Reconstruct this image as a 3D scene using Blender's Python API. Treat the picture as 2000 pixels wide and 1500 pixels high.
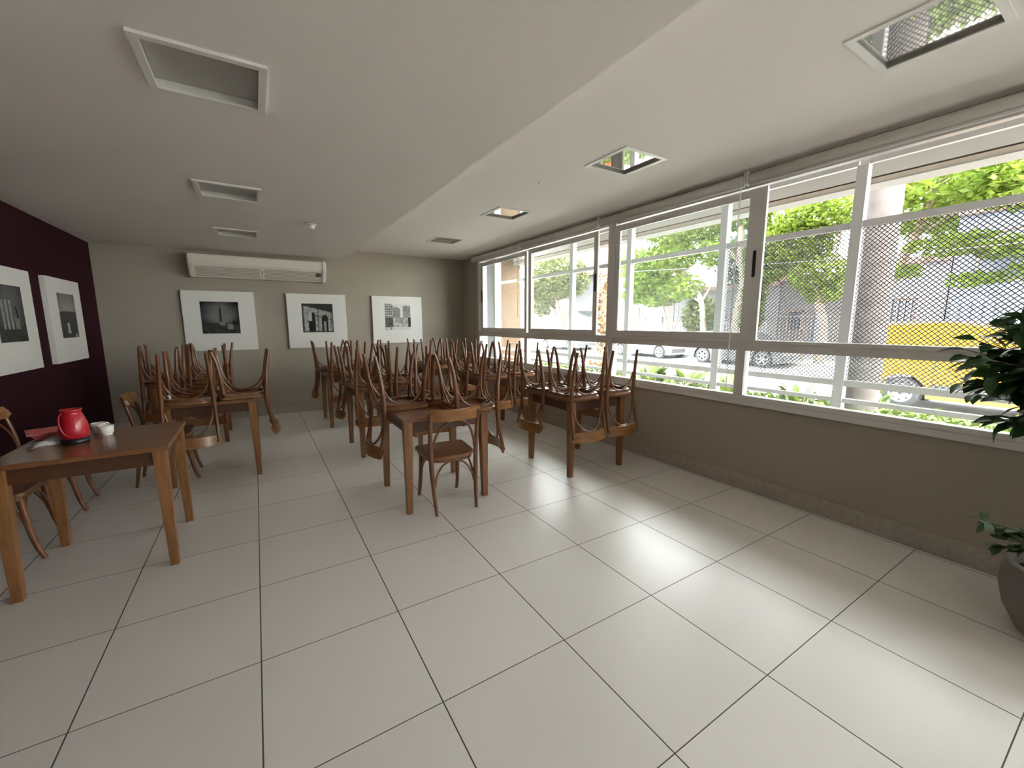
import bpy, bmesh, math, random
from mathutils import Vector, Matrix

for o in list(bpy.data.objects):
    bpy.data.objects.remove(o, do_unlink=True)
SC = bpy.context.scene
COL = SC.collection
PI = math.pi

# ------------------------------------------------------------------ camera
CAM_LOC = Vector((0.0935, -1.3341, 1.4611))
YAW, PITCH, ROLL, FPX = 0.55344, -0.148107, -0.002064, 802.9
fwd = Vector((math.sin(YAW) * math.cos(PITCH), math.cos(YAW) * math.cos(PITCH), math.sin(PITCH)))
rgt = Vector((math.cos(YAW), -math.sin(YAW), 0))
upv = rgt.cross(fwd)
R2 = math.cos(ROLL) * rgt + math.sin(ROLL) * upv
U2 = -math.sin(ROLL) * rgt + math.cos(ROLL) * upv
cam_data = bpy.data.cameras.new('camera')
cam = bpy.data.objects.new('camera', cam_data)
COL.objects.link(cam)
cam.matrix_world = Matrix(((R2.x, U2.x, -fwd.x, CAM_LOC.x), (R2.y, U2.y, -fwd.y, CAM_LOC.y),
                           (R2.z, U2.z, -fwd.z, CAM_LOC.z), (0, 0, 0, 1)))
cam_data.sensor_width = 36.0
cam_data.sensor_fit = 'HORIZONTAL'
cam_data.lens = FPX / 2000.0 * 36.0
cam_data.clip_start = 0.02
cam_data.clip_end = 300
SC.camera = cam

# ------------------------------------------------------------------ world, sun, exposure
world = bpy.data.worlds.new('world')
SC.world = world
world.use_nodes = True
wn = world.node_tree
wn.nodes.clear()
w_out = wn.nodes.new('ShaderNodeOutputWorld')
w_bg = wn.nodes.new('ShaderNodeBackground')
w_bg.inputs['Color'].default_value = (0.95, 0.965, 0.97, 1)
w_bg.inputs['Strength'].default_value = 6.0
wn.links.new(w_bg.outputs[0], w_out.inputs[0])

sun_d = bpy.data.lights.new('sun', 'SUN')
sun_d.energy = 11.5
sun_d.angle = 0.03
sun_d.color = (1.0, 0.95, 0.86)
sun = bpy.data.objects.new('sun', sun_d)
COL.objects.link(sun)
sun.rotation_euler = Vector((0.10, 0.56, -0.80)).to_track_quat('-Z', 'Y').to_euler()

# added fill light near the rear wall, behind the viewer
rd = bpy.data.lights.new('rear_fill', 'AREA')
rd.shape = 'RECTANGLE'
rd.size, rd.size_y = 4.9, 2.2
rd.energy = 3
rd.color = (1.0, 0.97, 0.92)
rear = bpy.data.objects.new('rear_fill', rd)
COL.objects.link(rear)
rear.location = (1.0, -5.0, 1.15)
rear.rotation_euler = (PI / 2 + 0.5, 0, 0)

# added fill light inside the window unit beside the viewer, unseen on the right
sd = bpy.data.lights.new('side_fill', 'AREA')
sd.shape = 'RECTANGLE'
sd.size, sd.size_y = 3.2, 1.65
sd.energy = 5
sd.color = (1.0, 0.98, 0.95)
side = bpy.data.objects.new('side_fill', sd)
COL.objects.link(side)
side.location = (3.50, -2.75, 1.68)
side.rotation_euler = Vector((-1.0, 0.30, 0.05)).to_track_quat('-Z', 'Y').to_euler()

SC.cycles.max_bounces = 16
SC.cycles.diffuse_bounces = 9
SC.cycles.transparent_max_bounces = 32
SC.cycles.sample_clamp_indirect = 12.0

vs = SC.view_settings
vs.view_transform = 'Standard'
vs.look = 'None'
vs.gamma = 1.0
vs.use_curve_mapping = False
vs.exposure = 1.78

# ------------------------------------------------------------------ materials
MATS = {}


def _nt(name):
    m = bpy.data.materials.new(name)
    m.use_nodes = True
    MATS[name] = m
    return m, m.node_tree, m.node_tree.nodes['Principled BSDF']


def mat(name, c, rough=0.5, metal=0.0, spec=0.5, var=0.0, vscale=4.0, bump=0.0, coat=0.0):
    m, t, b = _nt(name)
    b.inputs['Base Color'].default_value = (*c, 1)
    b.inputs['Roughness'].default_value = rough
    b.inputs['Metallic'].default_value = metal
    b.inputs['Specular IOR Level'].default_value = spec
    b.inputs['Coat Weight'].default_value = coat
    b.inputs['Coat Roughness'].default_value = 0.08
    if var or bump:
        tc = t.nodes.new('ShaderNodeTexCoord')
        n = t.nodes.new('ShaderNodeTexNoise')
        n.inputs['Scale'].default_value = vscale
        n.inputs['Detail'].default_value = 5
        t.links.new(tc.outputs['Object'], n.inputs['Vector'])
        if var:
            r = t.nodes.new('ShaderNodeValToRGB')
            r.color_ramp.elements[0].position = 0.3
            r.color_ramp.elements[1].position = 0.7
            r.color_ramp.elements[0].color = (*[x * (1 - var) for x in c], 1)
            r.color_ramp.elements[1].color = (*[min(1, x * (1 + var)) for x in c], 1)
            t.links.new(n.outputs['Fac'], r.inputs[0])
            t.links.new(r.outputs[0], b.inputs['Base Color'])
        if bump:
            bm_ = t.nodes.new('ShaderNodeBump')
            bm_.inputs['Strength'].default_value = bump
            bm_.inputs['Distance'].default_value = 0.01
            t.links.new(n.outputs['Fac'], bm_.inputs['Height'])
            t.links.new(bm_.outputs[0], b.inputs['Normal'])
    return m


def wood(name, dark, light, rough=0.3, scale=(3, 40, 3), coat=0.3):
    m, t, b = _nt(name)
    tc = t.nodes.new('ShaderNodeTexCoord')
    mp = t.nodes.new('ShaderNodeMapping')
    mp.inputs['Scale'].default_value = scale
    n = t.nodes.new('ShaderNodeTexNoise')
    n.inputs['Scale'].default_value = 2.2
    n.inputs['Detail'].default_value = 6
    n.inputs['Distortion'].default_value = 0.6
    r = t.nodes.new('ShaderNodeValToRGB')
    r.color_ramp.elements[0].position = 0.28
    r.color_ramp.elements[1].position = 0.72
    r.color_ramp.elements[0].color = (*dark, 1)
    r.color_ramp.elements[1].color = (*light, 1)
    t.links.new(tc.outputs['Object'], mp.inputs[0])
    t.links.new(mp.outputs[0], n.inputs['Vector'])
    t.links.new(n.outputs['Fac'], r.inputs[0])
    t.links.new(r.outputs[0], b.inputs['Base Color'])
    b.inputs['Roughness'].default_value = rough
    b.inputs['Coat Weight'].default_value = coat
    b.inputs['Coat Roughness'].default_value = 0.15
    return m


def leafmat(name, c1, c2, scale=1.2, trans=0.35, rough=0.5):
    m = bpy.data.materials.new(name)
    m.use_nodes = True
    MATS[name] = m
    t = m.node_tree
    b = t.nodes['Principled BSDF']
    out = t.nodes['Material Output']
    tc = t.nodes.new('ShaderNodeTexCoord')
    n = t.nodes.new('ShaderNodeTexNoise')
    n.inputs['Scale'].default_value = scale
    n.inputs['Detail'].default_value = 4
    r = t.nodes.new('ShaderNodeValToRGB')
    r.color_ramp.elements[0].position = 0.35
    r.color_ramp.elements[1].position = 0.65
    r.color_ramp.elements[0].color = (*c1, 1)
    r.color_ramp.elements[1].color = (*c2, 1)
    t.links.new(tc.outputs['Object'], n.inputs['Vector'])
    t.links.new(n.outputs['Fac'], r.inputs[0])
    t.links.new(r.outputs[0], b.inputs['Base Color'])
    b.inputs['Roughness'].default_value = rough
    b.inputs['Specular IOR Level'].default_value = 0.25
    tr = t.nodes.new('ShaderNodeBsdfTranslucent')
    t.links.new(r.outputs[0], tr.inputs[0])
    mx = t.nodes.new('ShaderNodeMixShader')
    mx.inputs[0].default_value = trans
    t.links.new(b.outputs[0], mx.inputs[1])
    t.links.new(tr.outputs[0], mx.inputs[2])
    t.links.new(mx.outputs[0], out.inputs[0])
    return m


def glassmat(name, tint=(1, 1, 1), haze=0.04, refl=0.07, haze_col=(0.8, 0.9, 0.85)):
    m = bpy.data.materials.new(name)
    m.use_nodes = True
    MATS[name] = m
    t = m.node_tree
    t.nodes.remove(t.nodes['Principled BSDF'])
    out = t.nodes['Material Output']
    tp = t.nodes.new('ShaderNodeBsdfTransparent')
    tp.inputs[0].default_value = (*tint, 1)
    gl = t.nodes.new('ShaderNodeBsdfGlossy')
    gl.inputs['Roughness'].default_value = 0.02
    df = t.nodes.new('ShaderNodeBsdfTranslucent')
    df.inputs[0].default_value = (*haze_col, 1)
    m1 = t.nodes.new('ShaderNodeMixShader')
    m1.inputs[0].default_value = haze
    m2 = t.nodes.new('ShaderNodeMixShader')
    fr = t.nodes.new('ShaderNodeLayerWeight')
    fr.inputs[0].default_value = refl
    t.links.new(tp.outputs[0], m1.inputs[1])
    t.links.new(df.outputs[0], m1.inputs[2])
    t.links.new(fr.outputs['Fresnel'], m2.inputs[0])
    t.links.new(m1.outputs[0], m2.inputs[1])
    t.links.new(gl.outputs[0], m2.inputs[2])
    t.links.new(m2.outputs[0], out.inputs[0])
    return m


def floormat():
    m, t, b = _nt('floor_tile')
    geo = t.nodes.new('ShaderNodeNewGeometry')
    sep = t.nodes.new('ShaderNodeSeparateXYZ')
    t.links.new(geo.outputs['Position'], sep.inputs[0])

    def math_(op, a, bval=None):
        n = t.nodes.new('ShaderNodeMath')
        n.operation = op
        if isinstance(a, (int, float)):
            n.inputs[0].default_value = a
        else:
            t.links.new(a, n.inputs[0])
        if bval is not None:
            if isinstance(bval, (int, float)):
                n.inputs[1].default_value = bval
            else:
                t.links.new(bval, n.inputs[1])
        return n.outputs[0]
    ds, cells = [], []
    for ax in ('X', 'Y'):
        q = math_('DIVIDE', sep.outputs[ax], 0.6)
        f = math_('FRACT', math_('ADD', q, 50.0))
        ds.append(math_('MINIMUM', f, math_('SUBTRACT', 1.0, f)))
        cells.append(math_('FLOOR', q))
    gx = math_('LESS_THAN', ds[0], 0.0044)
    gy = math_('LESS_THAN', ds[1], 0.0034)
    g = math_('MAXIMUM', gx, gy)
    comb = t.nodes.new('ShaderNodeCombineXYZ')
    t.links.new(cells[0], comb.inputs[0])
    t.links.new(cells[1], comb.inputs[1])
    wh = t.nodes.new('ShaderNodeTexWhiteNoise')
    wh.noise_dimensions = '3D'
    t.links.new(comb.outputs[0], wh.inputs['Vector'])
    ns = t.nodes.new('ShaderNodeTexNoise')
    ns.inputs['Scale'].default_value = 2.0
    ns.inputs['Detail'].default_value = 6
    t.links.new(geo.outputs['Position'], ns.inputs['Vector'])
    mixf = math_('ADD', math_('MULTIPLY', wh.outputs['Value'], 0.4), math_('MULTIPLY', ns.outputs['Fac'], 0.6))
    r = t.nodes.new('ShaderNodeValToRGB')
    r.color_ramp.elements[0].color = (0.70, 0.67, 0.63, 1)
    r.color_ramp.elements[1].color = (0.79, 0.76, 0.72, 1)
    t.links.new(mixf, r.inputs[0])
    mx = t.nodes.new('ShaderNodeMix')
    mx.data_type = 'RGBA'
    t.links.new(g, mx.inputs[0])
    t.links.new(r.outputs[0], mx.inputs[6])
    mx.inputs[7].default_value = (0.06, 0.052, 0.042, 1)
    t.links.new(mx.outputs[2], b.inputs['Base Color'])
    rr = math_('ADD', math_('MULTIPLY', g, 0.4), math_('ADD', 0.29, math_('MULTIPLY', ns.outputs['Fac'], 0.10)))
    t.links.new(rr, b.inputs['Roughness'])
    b.inputs['Specular IOR Level'].default_value = 0.75
    return m


def brickmat(name, c1, c2, mortar):
    m, t, b = _nt(name)
    tc = t.nodes.new('ShaderNodeTexCoord')
    mp = t.nodes.new('ShaderNodeMapping')
    mp.inputs['Rotation'].default_value = (PI / 2, 0, 0)
    br = t.nodes.new('ShaderNodeTexBrick')
    br.inputs['Color1'].default_value = (*c1, 1)
    br.inputs['Color2'].default_value = (*c2, 1)
    br.inputs['Mortar'].default_value = (*mortar, 1)
    br.inputs['Scale'].default_value = 6.0
    br.inputs['Mortar Size'].default_value = 0.012
    t.links.new(tc.outputs['Object'], mp.inputs[0])
    t.links.new(mp.outputs[0], br.inputs['Vector'])
    t.links.new(br.outputs[0], b.inputs['Base Color'])
    b.inputs['Roughness'].default_value = 0.85
    return m


floormat()
mat('lower_ceiling', (0.80, 0.755, 0.715), 0.9, var=0.02, vscale=1.0)  # lower ceiling, a slightly darker tone than the upper one
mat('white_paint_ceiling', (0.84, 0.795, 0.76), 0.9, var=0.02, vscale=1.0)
mat('olive_wall_paint', (0.385, 0.345, 0.28), 0.75, var=0.03, vscale=1.5)
mat('purple_wall_paint', (0.034, 0.008, 0.012), 0.9, spec=0.15, var=0.08, vscale=1.5)
mat('marble_skirting', (0.41, 0.375, 0.32), 0.45, var=0.12, vscale=30)
mat('white_aluminium', (0.66, 0.65, 0.63), 0.35)
mat('white_steel', (0.488, 0.496, 0.503), 0.4)
mat('mesh_grey', (0.085, 0.085, 0.095), 0.5)
mat('black_plastic', (0.012, 0.012, 0.013), 0.35)
mat('blind_fabric', (0.70, 0.68, 0.63), 0.8, var=0.04, vscale=6)
mat('blind_plastic', (0.75, 0.74, 0.72), 0.4)
glassmat('window_glass', (0.96, 0.985, 0.975), 0.045, 0.06)
glassmat('clear_glass', (0.98, 1, 0.99), 0.02, 0.05)
wood('table_wood', (0.14, 0.053, 0.018), (0.25, 0.100, 0.035), 0.28, (2, 30, 2), 0.25)
wood('apron_wood_shaded', (0.055, 0.020, 0.008), (0.10, 0.038, 0.014), 0.4, (2, 30, 2), 0.1)  # shade under the tabletop partly put into this darker apron brown
wood('leg_wood', (0.172, 0.074, 0.023), (0.299, 0.132, 0.044), 0.32, (20, 20, 2), 0.2)
wood('chair_wood', (0.114, 0.043, 0.016), (0.234, 0.091, 0.034), 0.28, (12, 12, 3), 0.35)
wood('crest_wood', (0.20, 0.085, 0.024), (0.34, 0.155, 0.050), 0.35, (3, 20, 20), 0.25)
wood('seat_wood', (0.138, 0.048, 0.018), (0.241, 0.090, 0.032), 0.28, (30, 3, 3), 0.4)
wood('seat_edge_wood', (0.17, 0.075, 0.027), (0.27, 0.125, 0.046), 0.35, (3, 3, 30), 0.3)
mat('white_lacquer', (0.80, 0.79, 0.75), 0.35)
mat('lamp_white', (0.74, 0.73, 0.70), 0.4)
mat('frosted_glass', (0.42, 0.41, 0.38), 0.3, spec=0.6)
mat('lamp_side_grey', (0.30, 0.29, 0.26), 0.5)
m_, t_, b_ = _nt('mirror_glass')
b_.inputs['Base Color'].default_value = (0.74, 0.74, 0.72, 1)
b_.inputs['Metallic'].default_value = 0.85
b_.inputs['Roughness'].default_value = 0.03
mat('appliance_white', (0.78, 0.75, 0.66), 0.45)
mat('appliance_grille', (0.50, 0.46, 0.38), 0.55)
mat('label_grey', (0.10, 0.10, 0.09), 0.5)
mat('red_plastic', (0.50, 0.014, 0.03), 0.28, coat=0.3)
mat('pink_red_plastic', (0.55, 0.12, 0.11), 0.4)
mat('porcelain', (0.82, 0.81, 0.77), 0.15)
mat('paper_napkin', (0.62, 0.60, 0.55), 0.9, bump=0.6, vscale=40)
mat('steel', (0.6, 0.6, 0.6), 0.2, metal=1.0)
mat('pot_stone', (0.16, 0.145, 0.125), 0.45, var=0.1, vscale=8)
mat('pot_rim', (0.30, 0.28, 0.25), 0.45)
mat('soil', (0.03, 0.02, 0.014), 0.9, bump=0.8, vscale=60)
mat('stem_brown', (0.10, 0.065, 0.04), 0.7)
leafmat('ficus_leaf', (0.018, 0.050, 0.014), (0.045, 0.105, 0.028), 14, 0.18, 0.35)
leafmat('pale_leaf', (0.07, 0.13, 0.055), (0.17, 0.24, 0.13), 16, 0.3, 0.45)
# outdoors
mat('pavement_concrete', (0.46, 0.43, 0.40), 0.85, var=0.15, vscale=3)
mat('asphalt', (0.30, 0.30, 0.305), 0.85, var=0.18, vscale=1.2)
mat('kerb_stone', (0.32, 0.31, 0.29), 0.8, var=0.1)
mat('earth', (0.022, 0.019, 0.013), 0.95, var=0.3, vscale=5)
mat('facade_white', (0.72, 0.69, 0.66), 0.8, var=0.03)
mat('facade_beige', (0.62, 0.55, 0.46), 0.85, var=0.08, vscale=6)
mat('facade_grey', (0.40, 0.39, 0.38), 0.85, var=0.05)
brickmat('tan_brick', (0.12, 0.066, 0.028), (0.175, 0.10, 0.045), (0.22, 0.16, 0.10))
mat('house_white', (0.127, 0.127, 0.136), 0.85, var=0.08)
mat('house_pink', (0.127, 0.101, 0.098), 0.85, var=0.08)
mat('house_blue', (0.087, 0.104, 0.136), 0.8, var=0.08)
mat('house_grey', (0.085, 0.083, 0.082), 0.8, var=0.1)
mat('roof_tile', (0.13, 0.085, 0.07), 0.9, var=0.2)
mat('dark_window', (0.03, 0.035, 0.045), 0.15)
mat('gate_blue', (0.12, 0.17, 0.28), 0.5)
mat('fence_white', (0.260, 0.265, 0.277), 0.6)
mat('bark_grey', (0.16, 0.13, 0.11), 0.9, var=0.3, vscale=8, bump=0.6)
mat('bark_pale', (0.161, 0.121, 0.081), 0.9, var=0.3, vscale=6, bump=0.6)
mat('palm_bark', (0.049, 0.041, 0.038), 0.9, var=0.18, vscale=5, bump=0.5)
leafmat('tree_bright', (0.066, 0.110, 0.010), (0.121, 0.168, 0.022), 0.9, 0.5)
leafmat('tree_mid', (0.044, 0.078, 0.010), (0.087, 0.127, 0.020), 0.9, 0.5)
leafmat('tree_olive', (0.058, 0.066, 0.023), (0.104, 0.112, 0.041), 0.9, 0.45)
leafmat('tree_teal', (0.010, 0.029, 0.017), (0.023, 0.049, 0.028), 0.9, 0.35)
leafmat('hedge_leaf', (0.0272, 0.0541, 0.0037), (0.0694, 0.0978, 0.0097), 5, 0.35)
leafmat('vine_leaf', (0.118, 0.063, 0.037), (0.163, 0.118, 0.052), 4, 0.3)
leafmat('flower_red', (0.5, 0.05, 0.03), (0.6, 0.14, 0.06), 6, 0.3)
mat('van_yellow', (0.264, 0.120, 0.003), 0.3, coat=0.4)
mat('car_silver', (0.243, 0.260, 0.277), 0.25, metal=0.4, coat=0.4)
mat('car_black', (0.02, 0.021, 0.025), 0.2, coat=0.5)
mat('car_glass', (0.03, 0.04, 0.045), 0.06)
mat('tyre', (0.018, 0.018, 0.02), 0.8)
mat('wheel_rim', (0.22, 0.22, 0.22), 0.45, metal=0.3)
mat('trim_dark', (0.035, 0.035, 0.038), 0.5)
mat('headlight', (0.55, 0.57, 0.6), 0.1)
mat('tail_light', (0.4, 0.02, 0.02), 0.2)


# ------------------------------------------------------------------ mesh helpers
class MB:
    def __init__(self):
        self.v, self.f, self.mi, self.sm = [], [], [], []

    def add(self, vs_, fs, mi=0, sm=False):
        b = len(self.v)
        self.v += [tuple(p) for p in vs_]
        for f in fs:
            self.f.append(tuple(i + b for i in f))
            self.mi.append(mi)
            self.sm.append(sm)
        return self

    def box(self, x0, x1, y0, y1, z0, z1, mi=0):
        v = [(x0, y0, z0), (x1, y0, z0), (x1, y1, z0), (x0, y1, z0), (x0, y0, z1), (x1, y0, z1), (x1, y1, z1), (x0, y1, z1)]
        return self.add(v, [(0, 3, 2, 1), (4, 5, 6, 7), (0, 1, 5, 4), (1, 2, 6, 5), (2, 3, 7, 6), (3, 0, 4, 7)], mi)

    def hexa(self, bot, top, mi=0):
        return self.add(list(bot) + list(top), [(3, 2, 1, 0), (4, 5, 6, 7), (0, 1, 5, 4), (1, 2, 6, 5), (2, 3, 7, 6), (3, 0, 4, 7)], mi)

    def tube(self, pts, r, n=8, mi=0, caps=True):
        pts = [Vector(p) for p in pts]
        rs = r if isinstance(r, (list, tuple)) else [r] * len(pts)
        rings = []
        prev = None
        for i, p in enumerate(pts):
            a = pts[max(0, i - 1)]
            c = pts[min(len(pts) - 1, i + 1)]
            tg = (c - a).normalized()
            if prev is None:
                ref = Vector((0, 0, 1)) if abs(tg.z) < 0.9 else Vector((1, 0, 0))
                nrm = tg.cross(ref).normalized()
            else:
                nrm = (prev - tg * prev.dot(tg)).normalized()
            prev = nrm
            bi = tg.cross(nrm)
            rings.append([p + (nrm * math.cos(2 * PI * k / n) + bi * math.sin(2 * PI * k / n)) * rs[i] for k in range(n)])
        vs_, fs = [], []
        for rg in rings:
            vs_ += rg
        for i in range(len(rings) - 1):
            for k in range(n):
                k2 = (k + 1) % n
                fs.append((i * n + k, i * n + k2, (i + 1) * n + k2, (i + 1) * n + k))
        self.add(vs_, fs, mi, True)
        if caps:
            self.add(rings[0], [tuple(range(n - 1, -1, -1))], mi)
            self.add(rings[-1], [tuple(range(n))], mi)
        return self

    def lathe(self, prof, n=24, c=(0, 0, 0), mi=0, axis='z', sm=True):
        vs_, fs = [], []
        for r, h in prof:
            for k in range(n):
                a = 2 * PI * k / n
                x, y = r * math.cos(a), r * math.sin(a)
                p = (x, y, h) if axis == 'z' else ((x, h, y) if axis == 'y' else (h, x, y))
                vs_.append((p[0] + c[0], p[1] + c[1], p[2] + c[2]))
        m = len(prof)
        for i in range(m - 1):
            for k in range(n):
                k2 = (k + 1) % n
                fs.append((i * n + k, i * n + k2, (i + 1) * n + k2, (i + 1) * n + k))
        return self.add(vs_, fs, mi, sm)

    def prism(self, poly, z0, z1, mi=0, mi_side=None, chamfer=0.0):
        n = len(poly)
        cx = sum(p[0] for p in poly) / n
        cy = sum(p[1] for p in poly) / n

        def ins(d):
            out = []
            for x, y in poly:
                l = math.hypot(x - cx, y - cy) or 1
                out.append((x - (x - cx) / l * d, y - (y - cy) / l * d))
            return out
        lay = [(ins(chamfer), z0), (poly, z0 + chamfer), (poly, z1 - chamfer), (ins(chamfer), z1)] if chamfer else [(poly, z0), (poly, z1)]
        vs_ = [(x, y, z) for pl, z in lay for x, y in pl]
        fs = []
        for i in range(len(lay) - 1):
            for k in range(n):
                k2 = (k + 1) % n
                fs.append((i * n + k, i * n + k2, (i + 1) * n + k2, (i + 1) * n + k))
        ms = mi if mi_side is None else mi_side
        self.add(vs_, fs, ms)
        L = (len(lay) - 1) * n
        self.add(vs_, [tuple(range(n - 1, -1, -1)), tuple(range(L, L + n))], mi)
        return self

    def quad(self, a, b, c, d, mi=0):
        return self.add([a, b, c, d], [(0, 1, 2, 3)], mi)


def spline(pts, n=6):
    P = [Vector(p) for p in pts]
    P = [P[0] * 2 - P[1]] + P + [P[-1] * 2 - P[-2]]
    out = []
    for i in range(1, len(P) - 2):
        p0, p1, p2, p3 = P[i - 1:i + 3]
        for k in range(n):
            t = k / n
            out.append(0.5 * ((2 * p1) + (p2 - p0) * t + (2 * p0 - 5 * p1 + 4 * p2 - p3) * t * t + (3 * p1 - p0 - 3 * p2 + p3) * t ** 3))
    out.append(P[-2])
    return out


def lerp_list(vals, n):
    out = []
    m = len(vals) - 1
    for i in range(n):
        t = i / (n - 1) * m
        k = min(int(t), m - 1)
        out.append(vals[k] + (vals[k + 1] - vals[k]) * (t - k))
    return out


def obj(name, mb, mats, parent=None, bevel=0.0, loc=None, rot=None):
    me = bpy.data.meshes.new(name)
    me.from_pydata(mb.v, [], mb.f)
    if isinstance(mats, str):
        mats = [mats]
    for m in mats:
        me.materials.append(MATS[m])
    me.polygons.foreach_set('material_index', mb.mi)
    me.polygons.foreach_set('use_smooth', mb.sm)
    bm = bmesh.new()
    bm.from_mesh(me)
    if bevel:
        bmesh.ops.remove_doubles(bm, verts=bm.verts, dist=1e-6)
        es = [e for e in bm.edges if len(e.link_faces) == 2 and e.calc_face_angle(0) > 0.6]
        bmesh.ops.bevel(bm, geom=es, offset=bevel, segments=2, affect='EDGES', profile=0.6)
    if len(bm.faces) < 3000:
        bmesh.ops.recalc_face_normals(bm, faces=bm.faces)
    bm.to_mesh(me)
    bm.free()
    me.update()
    o = bpy.data.objects.new(name, me)
    COL.objects.link(o)
    if parent:
        o.parent = parent
    if loc:
        o.location = loc
    if rot:
        o.rotation_euler = rot
    return o


def tag(o, label=None, cat=None, group=None, kind=None):
    if label:
        o['label'] = label
    if cat:
        o['category'] = cat
    if group:
        o['group'] = group
    if kind:
        o['kind'] = kind
    return o


def thing(name, label, cat, loc=(0, 0, 0), rot=(0, 0, 0), group=None, kind=None):
    o = bpy.data.objects.new(name, None)
    COL.objects.link(o)
    o.empty_display_size = 0.1
    o.location = loc
    o.rotation_euler = rot
    return tag(o, label, cat, group, kind)


def struct(name, mb, mats, label, cat, parent=None, bevel=0.0):
    o = obj(name, mb, mats, parent, bevel)
    return tag(o, label, cat, None, 'structure')


def dup(root, loc, rot, label, group):
    r = root.copy()
    COL.objects.link(r)
    r.location = loc
    r.rotation_euler = rot
    r['label'] = label
    if group:
        r['group'] = group
    for ch in list(root.children):
        c = ch.copy()
        COL.objects.link(c)
        c.parent = r
        for g in list(ch.children):
            d = g.copy()
            COL.objects.link(d)
            d.parent = c
    return r


# ------------------------------------------------------------------ room shell
XL, XR, YB, YF = -1.66, 3.645, 6.233, -5.2
ZLO, ZHI, XSTEP = 2.495, 2.67, 1.41
LEFT_LAMPS = [(0.0, 0.975), (0.0, 2.785), (0.0, 4.55)]
RIGHT_LAMPS = [(2.593, -0.615), (2.593, 1.062), (2.593, 2.815), (2.593, 4.585)]
HALF = 0.2

struct('floor', MB().box(XL - 0.2, XR + 0.05, YF - 0.2, YB + 0.2, -0.12, 0), 'floor_tile',
       'glossy off-white square tile floor of the room', 'floor')
struct('wall_back', MB().box(XL - 0.2, XR + 0.25, YB, YB + 0.2, 0, 3.0), 'olive_wall_paint',
       'olive beige back wall behind the air conditioner and three pictures', 'wall')
struct('wall_left', MB().box(XL - 0.2, XL, YF, YB, 0, 3.0), 'purple_wall_paint',
       'dark aubergine wall at the left', 'wall')
struct('wall_front', MB().box(XL - 0.2, XR + 0.25, YF - 0.2, YF, 0, 3.0), 'olive_wall_paint',
       'olive wall behind the viewer', 'wall')
wr = MB()
wr.box(XR, XR + 0.16, YF, YB, -0.35, 0.752)
wr.box(XR, XR + 0.16, 5.56, YB, 0.752, 3.0)
wr.box(XR, XR + 0.16, YF, 5.56, 2.60, 3.0)
wr.box(XR - 0.02, XR, 5.76, 5.80, 0.13, 2.67)
struct('wall_right', wr, 'olive_wall_paint', 'olive beige wall below and beside the long window', 'wall')


def ceil_grid(mb, xa, xb, ya, yb, z, holes, mi=0):
    xs = sorted({xa, xb} | {h[0] - HALF for h in holes} | {h[0] + HALF for h in holes})
    ys = sorted({ya, yb} | {h[1] - HALF for h in holes} | {h[1] + HALF for h in holes})
    for i in range(len(xs) - 1):
        for j in range(len(ys) - 1):
            mx, my = (xs[i] + xs[i + 1]) / 2, (ys[j] + ys[j + 1]) / 2
            if any(abs(mx - h[0]) < HALF and abs(my - h[1]) < HALF for h in holes):
                continue
            mb.quad((xs[i], ys[j], z), (xs[i], ys[j + 1], z), (xs[i + 1], ys[j + 1], z), (xs[i + 1], ys[j], z), mi)


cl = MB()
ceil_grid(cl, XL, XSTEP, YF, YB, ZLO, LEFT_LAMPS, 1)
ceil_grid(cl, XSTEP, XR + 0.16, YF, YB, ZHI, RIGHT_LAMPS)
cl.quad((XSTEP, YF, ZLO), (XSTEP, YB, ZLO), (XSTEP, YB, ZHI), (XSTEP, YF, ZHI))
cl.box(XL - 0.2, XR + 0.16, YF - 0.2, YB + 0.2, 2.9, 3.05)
struct('ceiling', cl, ['white_paint_ceiling', 'lower_ceiling'], 'white plaster ceiling with a step down on the left half', 'ceiling')

bb = MB()
bb.box(XR - 0.016, XR, YF, YB, 0, 0.135)
struct('baseboard_right', bb, 'marble_skirting', 'beige stone skirting under the long window', 'baseboard', bevel=0.002)
struct('baseboard_back', MB().box(XL, XR - 0.016, YB - 0.016, YB, 0, 0.1), 'marble_skirting',
       'beige stone skirting along the back wall', 'baseboard', bevel=0.002)
struct('baseboard_left', MB().box(XL, XL + 0.016, YF, YB - 0.016, 0, 0.1), 'marble_skirting',
       'beige stone skirting along the aubergine wall', 'baseboard', bevel=0.002)

# ------------------------------------------------------------------ windows
WX0, WX1 = 3.61, 3.70


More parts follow.
